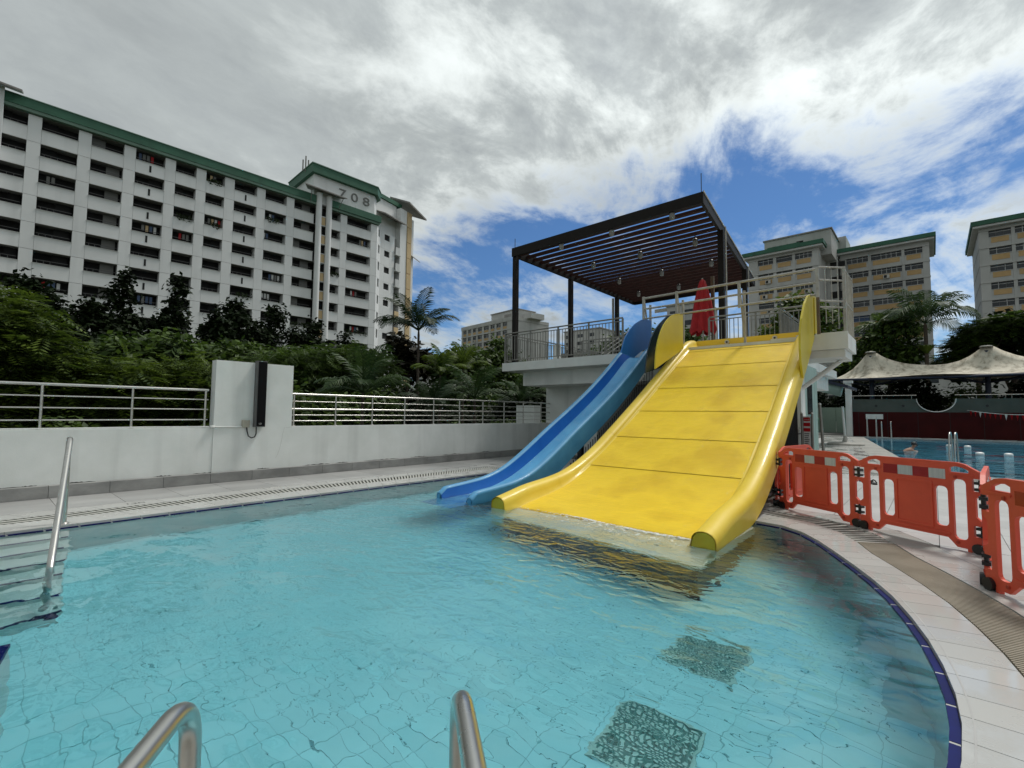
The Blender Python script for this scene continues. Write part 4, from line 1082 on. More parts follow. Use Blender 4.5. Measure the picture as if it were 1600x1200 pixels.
MB().box((-13, 38, 0), (-8.6, 49, 3.1)).build('wall', mat('dark_wall', (.10, .12, .10), None, .5, .8), t); MB().box((-13.4, 37.6, 3.1), (-8.3, 49.4, 3.4)).build('roof', m_navy, t)  # dark grey-green wall, navy roof

# maroon wall beyond the big pool, in the pool's own frame
YW = 28.6
def wl(a, b, z): q = bp(a, b); return (q[0], q[1], z)
fw_ = thing('maroon_wall', 'long maroon wall with a grey upper band and round cut-out', 'wall', (*bp(0, YW), 0), math.atan2(BR.y, BR.x))
cut = [(5.05-.55+1.05*math.cos(R(a)), 2.98+1.0*math.sin(R(a))) for a in range(180, 361, 15)]
CX = 4.35
cut = [(CX+1.05*math.cos(R(a)), 2.86+.92*math.sin(R(a))) for a in range(180, 361, 12)]
MB().box((-.6, 0, 0), (50, .3, 1.88)).build('maroon_panel', m_maroon, fw_)
up = vplate(ccw([(-.6, 1.883), (CX-.30, 1.883)]+[(CX-.30, 1.97)]+[(x, z) for x, z in cut if x < CX][::-1]+[(-.6, 2.86)]), [], .02, .28); up.build('grey_band', m_galv if False else mat('shaded_band_paint', (.085, .10, .09), (.065, .08, .07), 1, .8, spec=.2), fw_)  # band colour lowered so the shade on it is part of the paint
m_band = bpy.data.materials['shaded_band_paint']
vplate(ccw([(CX+.30, 1.883), (50, 1.883), (50, 2.86)]+[(x, z) for x, z in cut if x > CX][::-1]+[(CX+.30, 1.97)]), [], .02, .28).build('grey_band', m_band, fw_)
MB().box((CX-.298, .02, 1.884), (CX+.298, .28, 1.945)).build('grey_band', m_band, fw_)
for k in range(28):
    MB().box((-.2+k*1.75, -.004, .02), (-.2+k*1.75+.03, 0, 1.86)).build('panel_joint', m_dark, fw_)
MB().tube([(CX+1.08*math.cos(R(a)), -.02, 2.86+.95*math.sin(R(a))) for a in range(180, 361, 12)], .03, 6).build('cutout_rim', m_slab, fw_)
MB().tube([(-.6, .15, 3.12), (CX-1.05, .15, 3.12)], .035, 6).build('top_rail', m_gsteel, fw_); MB().tube([(CX+1.05, .15, 3.12), (50, .15, 3.12)], .035, 6).build('top_rail', m_gsteel, fw_)
for k in range(24):
    x = -.5+k*1.75
    if abs(x-CX) > 1.1: MB().box((x, .13, 2.86), (x+.04, .17, 3.12)).build('rail_post', m_gsteel, fw_)
for x in (.9, 2.5, 7.0, 9.6, 12.3): MB().tube([(x, -.02, 2.35), (x, .03, 2.35)], .09, 10).build('wall_lamp', m_black, fw_)
for x in (.25, 8.95): MB().box((x, -.03, 1.35), (x+1.05, -.005, 1.72)).build('white_plate', m_slab, fw_)

# tensile canopies
m_tent = mat('stained_tent_membrane', (.56, .52, .42), (.24, .21, .15), 2.6, .75, stretch=(1, 1, .35), detail=12, lo=.46, hi=.66)
tc_ = thing('tensile_canopy', 'weathered beige tent canopy with two peaks beyond the big pool', 'canopy', (0, 53, 0))
RX = [-7.2, -6.6, -6.0, -5.4, -4.9, -4.5, -4.15, -3.95, -3.6, -3.1, -2.5, -1.7, -.8, .2, 1.0, 1.7, 2.3, 2.75, 3.1, 3.35, 3.7, 4.2, 4.9, 5.8, 6.7, 7.6, 8.6]
RZ = [4.95, 5.12, 5.42, 5.85, 6.40, 6.95, 7.40, 7.42, 7.18, 6.78, 6.45, 6.15, 5.98, 5.90, 5.95, 6.15, 6.48, 6.85, 7.20, 7.30, 7.20, 6.80, 6.40, 6.05, 5.80, 5.6, 5.55]
mb = MB(); nu, nv = 110, 26; V = []
for j_ in range(nv+1):
    q = -1+2*j_/nv
    for i_ in range(nu+1):
        x = -7.1+15.6*i_/nu; rz_ = np.interp(x, RX, RZ); edge = 4.86+.05*math.cos(x*.9)
        w_ = 3.3-.45*abs(math.sin((x+7.1)/15.6*math.pi*2))
        if x < -4: w_ = w_*np.interp(x, [-7.1, -4], [.05, 1.0])
        k = abs(q)**.72; z = rz_+(edge-rz_)*(1-(1-k)**1.9)
        a = math.atan2(q*3.3, min(abs(x+4.05), abs(x-3.25))+.2); z += .025*math.sin(a*22)*(1-abs(q))*1.2
        V.append((x, 53+q*w_, z+.145*x*0))
mb.add(V, [(j_*(nu+1)+i_, j_*(nu+1)+i_+1, (j_+1)*(nu+1)+i_+1, (j_+1)*(nu+1)+i_) for j_ in range(nv) for i_ in range(nu)], True)
solid(mb.build('membrane', m_tent, tc_), .02)
for x, hz in ((-4.05, 7.42), (3.3, 7.32)):
    MB().lathe([(0, .10), (.34, .08), (.42, 0), (.3, -.03)], (x, 53, hz-.16), 18).build('top_ring', m_galv, tc_)
    MB().tube([(x, 53, 0), (x, 53, hz-.45)], .18, 12).build('mast', m_navy, tc_)
    for a in (40, 140, 220, 320): MB().tube([(x, 53, 4.3), (x+3.3*math.cos(R(a)), 53+3.3*math.sin(R(a)), 4.82)], .06, 6).build('arm', m_navy, tc_)
MB().tube([(-6.9, 50.4, 4.74), (1.2, 50.0, 4.66), (8.4, 49.9, 4.72)], .11, 8).build('edge_tube', m_navy, tc_)
# big pool ladders, floats, flags, swimmer
def ladder(x, y, ang, label, s=1.0, sp=.54, w_=.55):
    t = thing('pool_ladder', label, 'ladder', (x, y, 0), ang, 'ladders of the big pool')
    for o_ in (-sp/2, sp/2):
        MB().tube(bent([(-w_, o_, 0), (-w_, o_, .5), (-w_*.7, o_, .90*s), (0, o_, .90*s), (.12, o_, .3), (.12, o_, -1.1)], .16), .022, 10).build('side_rail', m_steel, t)
    for z in (-.25, -.5, -.75): MB().box((.08, -sp/2, z), (.18, sp/2, z+.02)).build('tread', m_steel, t)
q = bp(0, 6.1); ladder(.50, 22.6, R(82), 'steel ladder standing behind the middle barrier at the big pool', 1.1, .14)
ladder(1.42, 18.0, R(0), 'steel ladder nearest the fold of the barriers at the big pool', 1.08, .10, .22)
q = bp(0.2, 26.9); ladder(q[0]+.25, q[1]+.3, R(-90), 'left one of two far ladders below the maroon wall', 1.7); q = bp(1.3, 26.9); ladder(q[0], q[1]+.3, R(-90), 'right one of two far ladders below the maroon wall', 1.3)
for i, (x, y, lab) in enumerate(((.55, 33.6, 'white lane float farthest left of the four'), (1.22, 33.2, 'white lane float second from the left'), (1.35, 27.2, 'large white lane float left of the ladder loop'), (2.18, 27.4, 'white lane float at the right, by the frame edge'))):
    t = thing('lane_float', lab, 'float', (x, y, .015), .1, 'white lane floats')
    fb_ = MB().lathe([(0, -.13), (.08, -.125), (.10, -.08), (.10, .08), (.08, .125), (0, .13)], n=14).build('float_body', m_float, t); fb_.rotation_euler = (0, R(90), 0)
    MB().tube([(-.5, 0, -.02), (.5, 0, -.02)], .008, 5).build('rope', m_red, t)
# flag line
t = thing('pennant_line', 'string of red and white pennants hanging over the big pool', 'bunting', (*bp(9, 24), 0))
A = Vector((1.3, 47.0, 2.15)); B = Vector((6.4, 38.0, 2.0)); pts = []
for k in range(25):
    q = k/24; p = A.lerp(B, q); p.z -= .35*math.sin(math.pi*q); pts.append(p)
MB().tube(pts, .015, 5).build('line', m_slab, t)
for k in range(1, 24):
    p = pts[k]; d = (pts[min(k+1, 24)]-pts[k-1]).normalized()*.11
    a = p-d; b = p+d; c = p-Vector((0, 0, .38))
    mb = MB().add([a-Vector((0, 0, .01)), b-Vector((0, 0, .01)), c, a-Vector((0, .01, .01)), b-Vector((0, .01, .01)), c-Vector((0, .01, 0))], [(0, 1, 2), (5, 4, 3), (0, 3, 4, 1), (1, 4, 5, 2), (2, 5, 3, 0)])
    mb.build('pennant', m_redtile if k % 5 else m_slab, t)
t = thing('flag_post', 'slim pale pole holding the pennant line by the maroon wall', 'pole', (1.3, 47, 0))
MB().tube([(1.3, 47, 0), (1.28, 47, 2.3)], .035, 8).build('shaft', m_slab, t); MB().lathe([(0, 0), (.1, 0), (.1, .03), (.04, .05)], (1.3, 47, .0), 10).build('foot', m_galv, t)

# swimmer: one continuous skinned body, head and shoulders out of the water
sw = thing('person', 'swimmer in a black cap doing breaststroke in the big pool', 'person', (-.85, 28.7, -.03), R(25))
def skin_body(name, J, E, root, m_, parent, sub=2):
    me = bpy.data.meshes.new(name); me.from_pydata([j[:3] for j in J], E, []); me.update()
    o = link(name, me, m_, parent); s_ = o.modifiers.new('Skin', 'SKIN'); s_.use_smooth_shade = True
    sv = me.skin_vertices[0].data
    for i, j in enumerate(J): sv[i].radius = (j[3], j[4] if len(j) > 4 else j[3])
    sv[root].use_root = True
    b = o.modifiers.new('Sub', 'SUBSURF'); b.levels = sub; b.render_levels = sub; return o
J = [(-.75, 0, -.38, .14, .11), (-.45, 0, -.24, .15, .11), (-.18, 0, -.06, .17, .12), (0, 0, .04, .13, .10), (.08, 0, .13, .055), (.13, 0, .21, .07), (.15, 0, .29, .09, .085), (.15, 0, .36, .06),
     (-.02, .17, .00, .07), (.22, .27, -.06, .05), (.42, .16, -.08, .04), (.50, .12, -.08, .035), (-.02, -.17, .00, .07), (.22, -.27, -.06, .05), (.42, -.16, -.08, .04), (.50, -.12, -.08, .035),
     (-.75, .10, -.40, .09), (-1.15, .18, -.45, .07), (-1.5, .16, -.42, .045), (-.75, -.10, -.40, .09), (-1.15, -.18, -.45, .07), (-1.5, -.16, -.42, .045)]
E_ = [(0, 1), (1, 2), (2, 3), (3, 4), (4, 5), (5, 6), (6, 7), (3, 8), (8, 9), (9, 10), (10, 11), (3, 12), (12, 13), (13, 14), (14, 15), (0, 16), (16, 17), (17, 18), (0, 19), (19, 20), (20, 21)]
skin_body('body', J, E_, 0, m_skin, sw)
cp = MB(); V = []; n = 14
for i in range(8):
    th = R(95*i/7)
    for j in range(n): a = 2*math.pi*j/n; V.append((.135+.118*math.sin(th)*math.cos(a), .105*math.sin(th)*math.sin(a), .29+.125*math.cos(th)))
cp.add(V, [(i*n+j, (i+1)*n+j, (i+1)*n+(j+1) % n, i*n+(j+1) % n) for i in range(7) for j in range(n)], True).build('swim_cap', m_cap, sw)
MB().box((.245, -.07, .24), (.262, .07, .275)).build('goggles', m_black, sw)
MB().add([(.235, -.015, .24), (.235, .015, .24), (.275, 0, .205), (.235, 0, .20)], [(0, 1, 2), (1, 3, 2), (0, 2, 3)]).build('nose', m_skin, sw)
for s_ in (-1, 1): MB().tube([(.13, s_*.098, .22), (.13, s_*.112, .25)], .022, 6).build('ear', m_skin, sw)
# ================================================================== APARTMENT BLOCKS
def under(child, par):
    """make child a sub-part of par without moving it (both sit in the same thing's frame)"""
    c = par.location; s_ = par.scale
    child.parent = par
    child.matrix_parent_inverse = (Matrix.Translation(c) @ Matrix.Diagonal((s_[0], s_[1], s_[2], 1))).inverted()
    return child
def frame_thing(name, label, O, ang_from_y, cat='building', group=None):
    """local X runs along the facade, local Y goes into the building"""
    e = Vector((math.sin(ang_from_y), math.cos(ang_from_y), 0))
    t = thing(name, label, cat, (O[0], O[1], -1.75), math.atan2(e.y, e.x), group)
    return t
ZG = 1.75     # local z = world z + 1.75
m_bluecur = mat('blue_curtained_glass', (.03, .07, .16), None, 1, .4)
# ---- long corridor block on the left
TH = R(2.7)
b7 = frame_thing('apartment_block', 'long white corridor block with green roof edge and numeral 708 on its tower', (-68.6, 0), TH)
def sT(t): return 68.6*t/(math.cos(TH)+math.sin(TH)*t)
FP = 2.80; ZW0 = 30.46+ZG; WH = 1.33
NF = 10
bays = [(-.0545, -.0135), (-.001, .0285) , (.0437, .085), (.1007, .1418), (.1575, .1987), (.2144, .2462), (.2620, .2930), (.310, .351), (.367, .4092), (.4251, .4676), (.5047, .5305), (.5467, .6087)]
bays = [(sT(a), sT(b)) for a, b in bays]
S0, S1 = bays[0][0]-2, sT(.6246)
DEEP = 1.25
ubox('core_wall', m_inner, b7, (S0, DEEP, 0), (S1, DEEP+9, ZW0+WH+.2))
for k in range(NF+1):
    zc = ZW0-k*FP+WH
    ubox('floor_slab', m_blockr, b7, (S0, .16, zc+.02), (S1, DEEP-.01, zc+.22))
rs = random.Random(5)
plant_spots = []
for bi, (a, b) in enumerate(bays):
    prev = bays[bi-1][1] if bi else S0
    for k in range(NF):
        zb = ZW0-k*FP
        pz0 = zb-1.47+.03; pz1 = zb+WH-.0
        # pillar between the previous opening and this one
        if not (bi == 10):
            ubox('pillar_panel', m_block, b7, (prev+.02, 0, pz0), (a-.0, DEEP-.02, pz1-.005))
        ubox('parapet_panel', m_block, b7, (a+.02, .015, zb-1.47+.03), (b+.01, .16, zb-.02))
        ubox('sill', m_sill, b7, (a-.05, -.06, zb-.02), (b+.05, .18, zb+.03))
        if bi in (2, 3, 9, 11) or rs.random() < .55:      # partition or doors at the back of the corridor
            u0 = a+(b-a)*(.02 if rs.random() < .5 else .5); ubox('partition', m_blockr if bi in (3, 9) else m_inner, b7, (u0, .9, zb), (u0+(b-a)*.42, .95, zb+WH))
        ubox('window_frame', m_frame, b7, (a+.1, .32, zb+.42), (b-.1, .36, zb+.47))
        if rs.random() < .6:
            for q in range(3): ubox('grille_bar', m_frame, b7, (a+.3+q*.5, .32, zb+.03), (a+.34+q*.5, .35, zb+.42))
        if bi in (4, 7): ubox('vent_slot', m_dark, b7, ((a+b)/2-.10, -.004, zb-1.05), ((a+b)/2+.10, .012, zb-.25))
        if rs.random() < .13: plant_spots.append((a, b, zb))
        if rs.random() < .22:
            x = a+rs.random()*(b-a-1.2)
            for q in range(rs.choice((2, 3, 4))):
                ubox('laundry', rs.choice((m_sill, m_cream, m_bluecur, m_blockr, m_red)), b7, (x+q*.38, .5, zb+.25+rs.random()*.2), (x+q*.38+.26, .54, zb+1.1))
    if bi == len(bays)-1:
        for k in range(NF):
            zb = ZW0-k*FP; ubox('pillar_panel', m_block, b7, (b+.02, 0, zb-1.44), (S1-.01, DEEP-.02, zb+WH))
ubox('base_wall', m_block, b7, (S0, .05, 0), (S1, .4, ZW0-NF*FP+WH-.1))
# green fascia in two steps
ubox('roof_fascia', m_green, b7, (S0, -.42, ZW0+WH+.42), (sT(.470), 3, ZW0+WH+1.36))
ubox('roof_trim', m_greenl, b7, (S0, -.35, ZW0+WH+.08), (sT(.470), 3, ZW0+WH+.41))
ubox('roof_cap', m_greenl, b7, (S0, -.48, ZW0+WH+1.37), (sT(.470), 3, ZW0+WH+1.46))
ubox('roof_fascia', m_green, b7, (sT(.505), -.55, ZW0+WH+.42), (S1+.5, 3, ZW0+WH+1.45))
ubox('roof_trim', m_greenl, b7, (sT(.505), -.35, ZW0+WH+.08), (S1+.3, 3, ZW0+WH+.41))
ubox('roof_deck', m_blockr, b7, (S0, -.3, ZW0+WH+.23), (S1, 10, ZW0+WH+.40))
# twin round shafts with cream panels between them
sa, sb = sT(.4765), sT(.4995)
for s in (sa, sb): MB().tube([(s, -.35, 0), (s, -.35, ZW0+WH+1.9)], .42, 12).build('round_shaft', m_block, b7)
ubox('shaft_back', m_inner, b7, (sa, .4, 0), (sb, .6, ZW0+WH+1.4))
for k in range(NF):
    zb = ZW0-k*FP
    ubox('cream_panel', m_cream, b7, (sa+.45, -.25, zb-1.35), (sb-.45, -.15, zb-.15)); ubox('panel_band', m_sill, b7, (sa+.42, -.3, zb-.15), (sb-.42, .3, zb-.02))
    ubox('panel_band', m_sill, b7, (sa+.42, -.3, zb-1.50), (sb-.42, .3, zb-1.37))
# little canopy over the shafts
za = ZW0+WH+1.9
MB().add([(sa-2.6, -1.6, za+.25), (sb+2.2, -1.6, za+.1), (sb+1.6, 1.0, za+1.0), (sa-1.2, 1.0, za+1.0), (sa-2.6, -1.6, za+.1), (sb+2.2, -1.6, za-.05), (sb+1.6, 1.0, za+.7), (sa-1.2, 1.0, za+.7)],
         [(0, 1, 2, 3), (7, 6, 5, 4), (0, 4, 5, 1), (1, 5, 6, 2), (2, 6, 7, 3), (3, 7, 4, 0)]).build('shaft_canopy', m_roofg, b7)
for s in (sa-1.2, sb+1.4): MB().tube([(s, -.1, za-2.0), (s+(.3 if s > sb else -.3), -1.4, za)], .05, 6).build('canopy_strut', m_blockr, b7)
# tower parapet with the numeral
T0, T1 = sT(.4655), sT(.616); zt0 = ZW0+WH+.41; ztw = 1.5+.519*67.5+ZG
MB().prism([(T0, -.02), (T1, -.02), (T1+1.0, 1.1), (T1+1.0, 8), (T0, 8)], zt0, ztw).build('tower_wall', m_block, b7)
MB().prism([(T0-.5, -.6), (T1+.25, -.6), (T1+1.6, .9), (T1+1.6, 8.5), (T0-.5, 8.5)], ztw+.005, ztw+1.25).build('tower_fascia', m_green, b7)
MB().prism([(T0-.6, -.7), (T1+.3, -.7), (T1+1.7, .85), (T1+1.7, 8.6), (T0-.6, 8.6)], ztw+1.252, ztw+1.38).build('tower_cap', m_greenl, b7)
me = text_mesh('7 0 8', 1.9, .05, 'numeral'); me.materials.append(m_text)
o = link('numeral', me, None, b7, loc=(sT(.578)-1.0, -.08, 1.5+.497*67.3+ZG)); o.rotation_euler = (R(90), 0, 0); o.scale = (1.35, 1, 1)
for s, h in ((T0-.5, 3.4), (T0-.1, 2.6), (T0-.9, 2.2)): MB().tube([(s, 2, ztw+.8), (s, 2, ztw+1.2+h*.6)], .10, 6).build('antenna', m_roofg, b7)
for s in (sT(.596), sT(.603)): MB().tube([(s, 3, ztw+1.2), (s, 3, ztw+3.0)], .07, 6).build('antenna', m_roofg, b7)
# angled corner and wing beyond
def wloc(P):      # world xy -> local of b7
    c = b7.matrix_basis.inverted() if False else (Matrix.Translation(b7.location) @ Matrix.Rotation(b7.rotation_euler.z, 4, 'Z')).inverted()
    v = c @ Vector((P[0], P[1], -1.75)); return (v.x, v.y)
C0 = wloc((-66.63, 41.67)); C1 = wloc((-68.13, 43.33))
def on2(s): q = Vector((-68.127, 43.325))+Vector((-math.sin(R(13)), math.cos(R(13))))*s; return wloc(q)
zr_ = ZW0+WH
def face(name, P, Q, z0, z1, m_, th=.3, out=0.0):
    P = Vector(P); Q = Vector(Q); d = (Q-P).normalized(); n_ = Vector((-d.y, d.x)); P = P-n_*out; Q = Q-n_*out
    return MB().prism(ccw([tuple(P), tuple(Q), tuple(Q+n_*th), tuple(P+n_*th)]), z0, z1).build(name, m_, b7)
def lerp2(P, Q, t): return (P[0]+(Q[0]-P[0])*t, P[1]+(Q[1]-P[1])*t)
for k in range(NF):
    zb = ZW0-k*FP
    face('corner_panel', C0, lerp2(C0, C1, .40), zb-1.44, zb+WH, m_block); face('corner_panel', lerp2(C0, C1, .78), C1, zb-1.44, zb+WH, m_block)
    face('corner_panel', lerp2(C0, C1, .405), lerp2(C0, C1, .775), zb-1.44, zb-.02, m_block); face('window', lerp2(C0, C1, .41), lerp2(C0, C1, .77), zb-.02, zb+WH-.01, m_inner, .1, -.18)
    a_, b_ = on2(.95), on2(2.15)
    face('wing_panel', on2(.02), on2(.93), zb-1.44, zb+1.34, m_block); face('wing_panel', on2(2.17), on2(3.34), zb-1.44, zb+1.34, m_block)
    face('wing_panel', on2(.94), on2(2.16), zb-1.44, zb+.1, m_block); face('wing_panel', on2(.94), on2(2.16), zb+1.13, zb+1.34, m_block)
    face('window', on2(.95), on2(2.15), zb+.1, zb+1.12, m_inner, .1, -.15)
    face('balcony_panel', on2(3.4), on2(4.4), zb-1.6, zb-.4, m_cream if k in (4, 5) else m_sill, .15, .35)
    face('balcony_slab', on2(3.36), on2(4.6), zb-1.8, zb-1.6, m_sill, 1.4, .4)
    face('cream_panel', on2(6.3), on2(7.42), zb-1.40, zb+1.32, m_cream, .3, .25)
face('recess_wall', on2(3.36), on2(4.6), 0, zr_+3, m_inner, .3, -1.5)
face('wing_wall', on2(4.6), on2(6.26), 0, 37.5+ZG, m_block, 4, .1)
face('wing_core', on2(6.27), on2(7.45), 0, 37.0+ZG, m_block, 4, .0)
face('wing_wall', on2(7.46), on2(8.15), 0, 36.5+ZG, m_block, 5, .05)
face('wing_upper', on2(-.6), on2(4.55), zr_+.2, 37.9+ZG, m_block, 4, -.9)
face('wing_top_trim', on2(-.9), on2(5.6), 37.92+ZG, 38.6+ZG, m_green, 4, -.6)
for k in (-1, -2): face('cream_panel', on2(6.3), on2(7.42), ZW0-k*FP-1.40, ZW0-k*FP+1.32, m_cream, .3, .25)
def sloped(P, Q, z0, z1, out, th=.18, back=3.2, name='wing_roof'):
    P = Vector(P); Q = Vector(Q); d = (Q-P).normalized(); n_ = Vector((-d.y, d.x)); a = P-n_*out; b = Q-n_*out; c = Q+n_*back; e_ = P+n_*back
    V = [(a.x, a.y, z0), (b.x, b.y, z1), (c.x, c.y, z1+2), (e_.x, e_.y, z0+2)]; V += [(x, y, z-th) for x, y, z in V]
    MB().add(V, [(0, 1, 2, 3), (7, 6, 5, 4), (0, 4, 5, 1), (1, 5, 6, 2), (2, 6, 7, 3), (3, 7, 4, 0)]).build(name, m_roofg, b7)
sloped(on2(-.3), on2(4.9), 34.5+ZG, 34.3+ZG, 1.4); sloped(on2(5.3), on2(10.0), 38.6+ZG, 37.2+ZG, 1.5, .3)
sloped(on2(7.6), on2(9.6), 29.6+ZG, 29.2+ZG, .5, back=2)
MB().box((S1-1, 9, 0), (S1+9, 16, 30)).build('rear_mass', m_block, b7)
# roof piece cut by the left frame edge
sloped((sT(-.06), 0), (sT(.021), 0), 33.6+ZG, 33.3+ZG, 1.6, name='end_canopy'); MB().prism([(sT(-.07), -.7), (sT(.0035), -.7), (sT(.0035), 0), (sT(-.07), 0)], 0, 33.4+ZG).build('end_shaft', m_block, b7)
# balcony plants
pm = mat('corridor_plant', (.035, .06, .015), (.02, .035, .01), 3, .8)
for a, b, zb in plant_spots:
    V = []; F = []; w_ = (b-a)*rs.uniform(.4, .9); x0 = a+rs.uniform(0, (b-a)-w_)
    for q in range(90):
        c = Vector((x0+rs.random()*w_, -.15+rs.random()*.4, zb+rs.uniform(-.25, .55))); u = Vector((rs.uniform(-1, 1), rs.uniform(-1, 1), rs.uniform(-1, 1))).normalized()*.16; v_ = u.cross(Vector((rs.random(), rs.random(), 1))).normalized()*.08
        o_ = len(V); V += [c-u, c+v_, c+u, c-v_]; F.append((o_, o_+1, o_+2, o_+3))
    MB().add(V, F).build('corridor_plant', pm, b7)

# ---- blocks with banded windows
def band_block(name, label, O, ang, L_, depth, ztop, wins, nf, fp, wtop0, ground=0, trim=True, tan=True, wh=1.05, tanh=.85, group=None, acs=(), blue=None, glass=m_glass, mullion=.75, side_lines=True):
    t = frame_thing(name, label, O, ang, group=group)
    ubox('core', m_inner, t, (.3, .5, 0), (L_-.3, depth-.3, ztop+ZG-1))
    ubox('side_wall', m_blockb, t, (0, .02, 0), (.28, depth, ztop+ZG-1.1)); ubox('side_wall', m_blockb, t, (L_-.28, .02, 0), (L_, depth, ztop+ZG-1.1))
    ubox('rear_wall', m_blockb, t, (.285, depth-.29, 0), (L_-.285, depth, ztop+ZG-1.1))
    rr = random.Random(hash(label) % 1000 if False else len(label)*7)
    edges = [0]+[x for w_ in wins for x in w_]+[L_]
    for k in range(nf):
        zt = wtop0+ZG-k*fp; zb = zt-wh
        for q in range(0, len(edges), 2):
            ubox('pier_panel', m_blockb, t, (edges[q]+.0, 0, zt-fp+.24), (edges[q+1], .45, zt+.0))
        ubox('floor_band', m_blockb, t, (-.05, -.10, zt+.005), (L_+.05, .47, zt+.235))
        for wi, (a, b) in enumerate(wins):
            ubox('apron_panel', m_blockb, t, (a+.005, .05, zt-fp+.24), (b-.005, .45, zb-.05))
            if tan: ubox('tan_panel', m_tan, t, (a+.25, .0, zb-.08-tanh), (b-.25, .045, zb-.10))
            ubox('sill', m_sill, t, (a+.0, -.04, zb-.05), (b-.0, .45, zb-.0))
            gm = glass if not (blue and (k, wi) in blue) else m_bluecur
            wn = ubox('window', gm, t, (a+.005, .30, zb), (b-.005, .36, zt))
            n_ = max(2, round((b-a)/mullion))
            for q in range(1, n_):
                x = a+(b-a)*q/n_; under(ubox('mullion', m_sill if rr.random() < .7 else m_frame, t, (x-.03, .24, zb), (x+.03, .298, zt)), wn)
            under(ubox('mullion', m_sill, t, (a, .235, zt-.33), (b, .295, zt-.27)), wn)
            if (k, wi) in acs or rr.random() < .06:
                x = (a+b)/2+rr.uniform(-.6, .4); ac_ = ubox('air_conditioner', m_ac, t, (x, -.45, zb-.95), (x+.85, -.05, zb-.30))
                under(ubox('fan_hole', m_dark, t, (x+.1, -.46, zb-.88), (x+.5, -.44, zb-.38)), ac_)
    zl = wtop0+ZG-nf*fp
    ubox('base_wall', m_blockb, t, (.3, .03, 0), (L_-.3, .48, zl+.2))
    ubox('top_band', m_blockb, t, (0, .0, wtop0+ZG+.24), (L_, .46, ztop+ZG-1.06))
    if trim:
        ubox('roof_soffit', m_sill, t, (-.7, -.95, ztop+ZG-1.05), (L_+.7, depth+.5, ztop+ZG-.75))
        ubox('roof_fascia', m_green, t, (-.9, -1.15, ztop+ZG-.72), (L_+.9, depth+.7, ztop+ZG))
    else: ubox('parapet', m_blockb, t, (-.1, -.12, ztop+ZG-1.05), (L_+.1, depth, ztop+ZG))
    return t
# 752, right wing then left wing
band_block('apartment_block', 'grey and tan block with green roof just left of the palm', (-12.3, 107), R(90), 12.7, 11, 32.9,
    [(1.0, 4.25), (4.7, 9.0), (9.4, 11.8)], 8, 2.745, 31.02, blue={(4, 0)})
l7 = band_block('apartment_block', 'grey and tan block with numeral 752 right of the pergola', (-25.6, 97), R(90), 11.4, 14, 32.4,
    [(1.6, 4.2), (4.7, 7.3), (7.75, 10.4)], 8, 2.77, 30.87, acs={(1, 0), (2, 0), (2, 2)})
ubox('tower_wall', m_blockb, l7, (2.2, 2.5, 30.5+ZG), (13.0, 12, 35.0+ZG)); ubox('tower_opening', m_dark, l7, (7.6, 2.48, 32.6+ZG), (8.7, 2.55, 33.9+ZG))
ubox('tower_cap', m_roofg, l7, (2.0, 2.3, 35.0+ZG), (13.2, 12.2, 35.25+ZG))
ubox('fascia_step', m_green, l7, (3.4, -.6, 32.4+ZG), (8.6, 2, 32.75+ZG))
ubox('recess_wall', m_blockb, l7, (11.42, 8, 0), (13.2, 8.4, 31.2+ZG)); ubox('tower_wall', m_blockb, l7, (11.5, 11.5, 0), (14.2, 18, 36+ZG))
me = text_mesh('7 5 2', 1.5, .04, 'numeral'); me.materials.append(m_text)
o = link('numeral', me, None, l7, loc=(5.0, 2.44, 33.2+ZG)); o.rotation_euler = (R(90), 0, 0)
for k in range(8):
    for x in (12.0, 13.3): ubox('window', m_dark, l7, (x, 7.95, 29.0+ZG-2.77*k), (x+1.0, 8.02, 30.3+ZG-2.77*k))
# block cut by the right edge
r7 = band_block('apartment_block', 'grey and tan block cut off by the right frame edge', (6.3, 104), R(90), 22, 16, 32.4,
    [(1.1, 3.55), (3.95, 7.2), (7.7, 10.2), (10.8, 13.5), (14.2, 17), (17.6, 20.6)], 9, 2.76, 30.85)
for k in range(9): ubox('side_line', m_roofg, r7, (-.03, .5, 31.1+ZG-2.76*k), (0.02, 16, 31.2+ZG-2.76*k))
# block far behind the palm gap
band_block('apartment_block', 'distant tan banded block in the gap left of the pergola posts', (-126.7, 115.0), R(97.5), 28.3, 16, 32.3,
    [(1.0, 3.0), (3.9, 5.9), (6.8, 8.8), (9.7, 12.2), (13.1, 15.9), (16.8, 19.0), (19.9, 22.2), (23.2, 25.4)], 8, 2.72, 31.0, wh=1.35, tanh=.7, acs={(1, 5), (1, 2)}, trim=False)
m4 = thing('rooftop_house', 'pale rooftop house on the distant tan block', 'roof structure', (-113, 116, 32.3), R(-7.5))
MB().box((-1.0, 1, 0), (12.5, 9, 3.2)).build('wall', m_blockb, m4); MB().box((-1.3, .7, 3.2), (12.8, 9.3, 3.5)).build('roof', m_roofg, m4); MB().box((6, .95, .6), (9.6, 1.0, 2.2)).build('vent_panel', m_roofg, m4)
MB().box((13.5, 3, 0), (17, 9, 1.8)).build('side_room', m_blockb, m4)
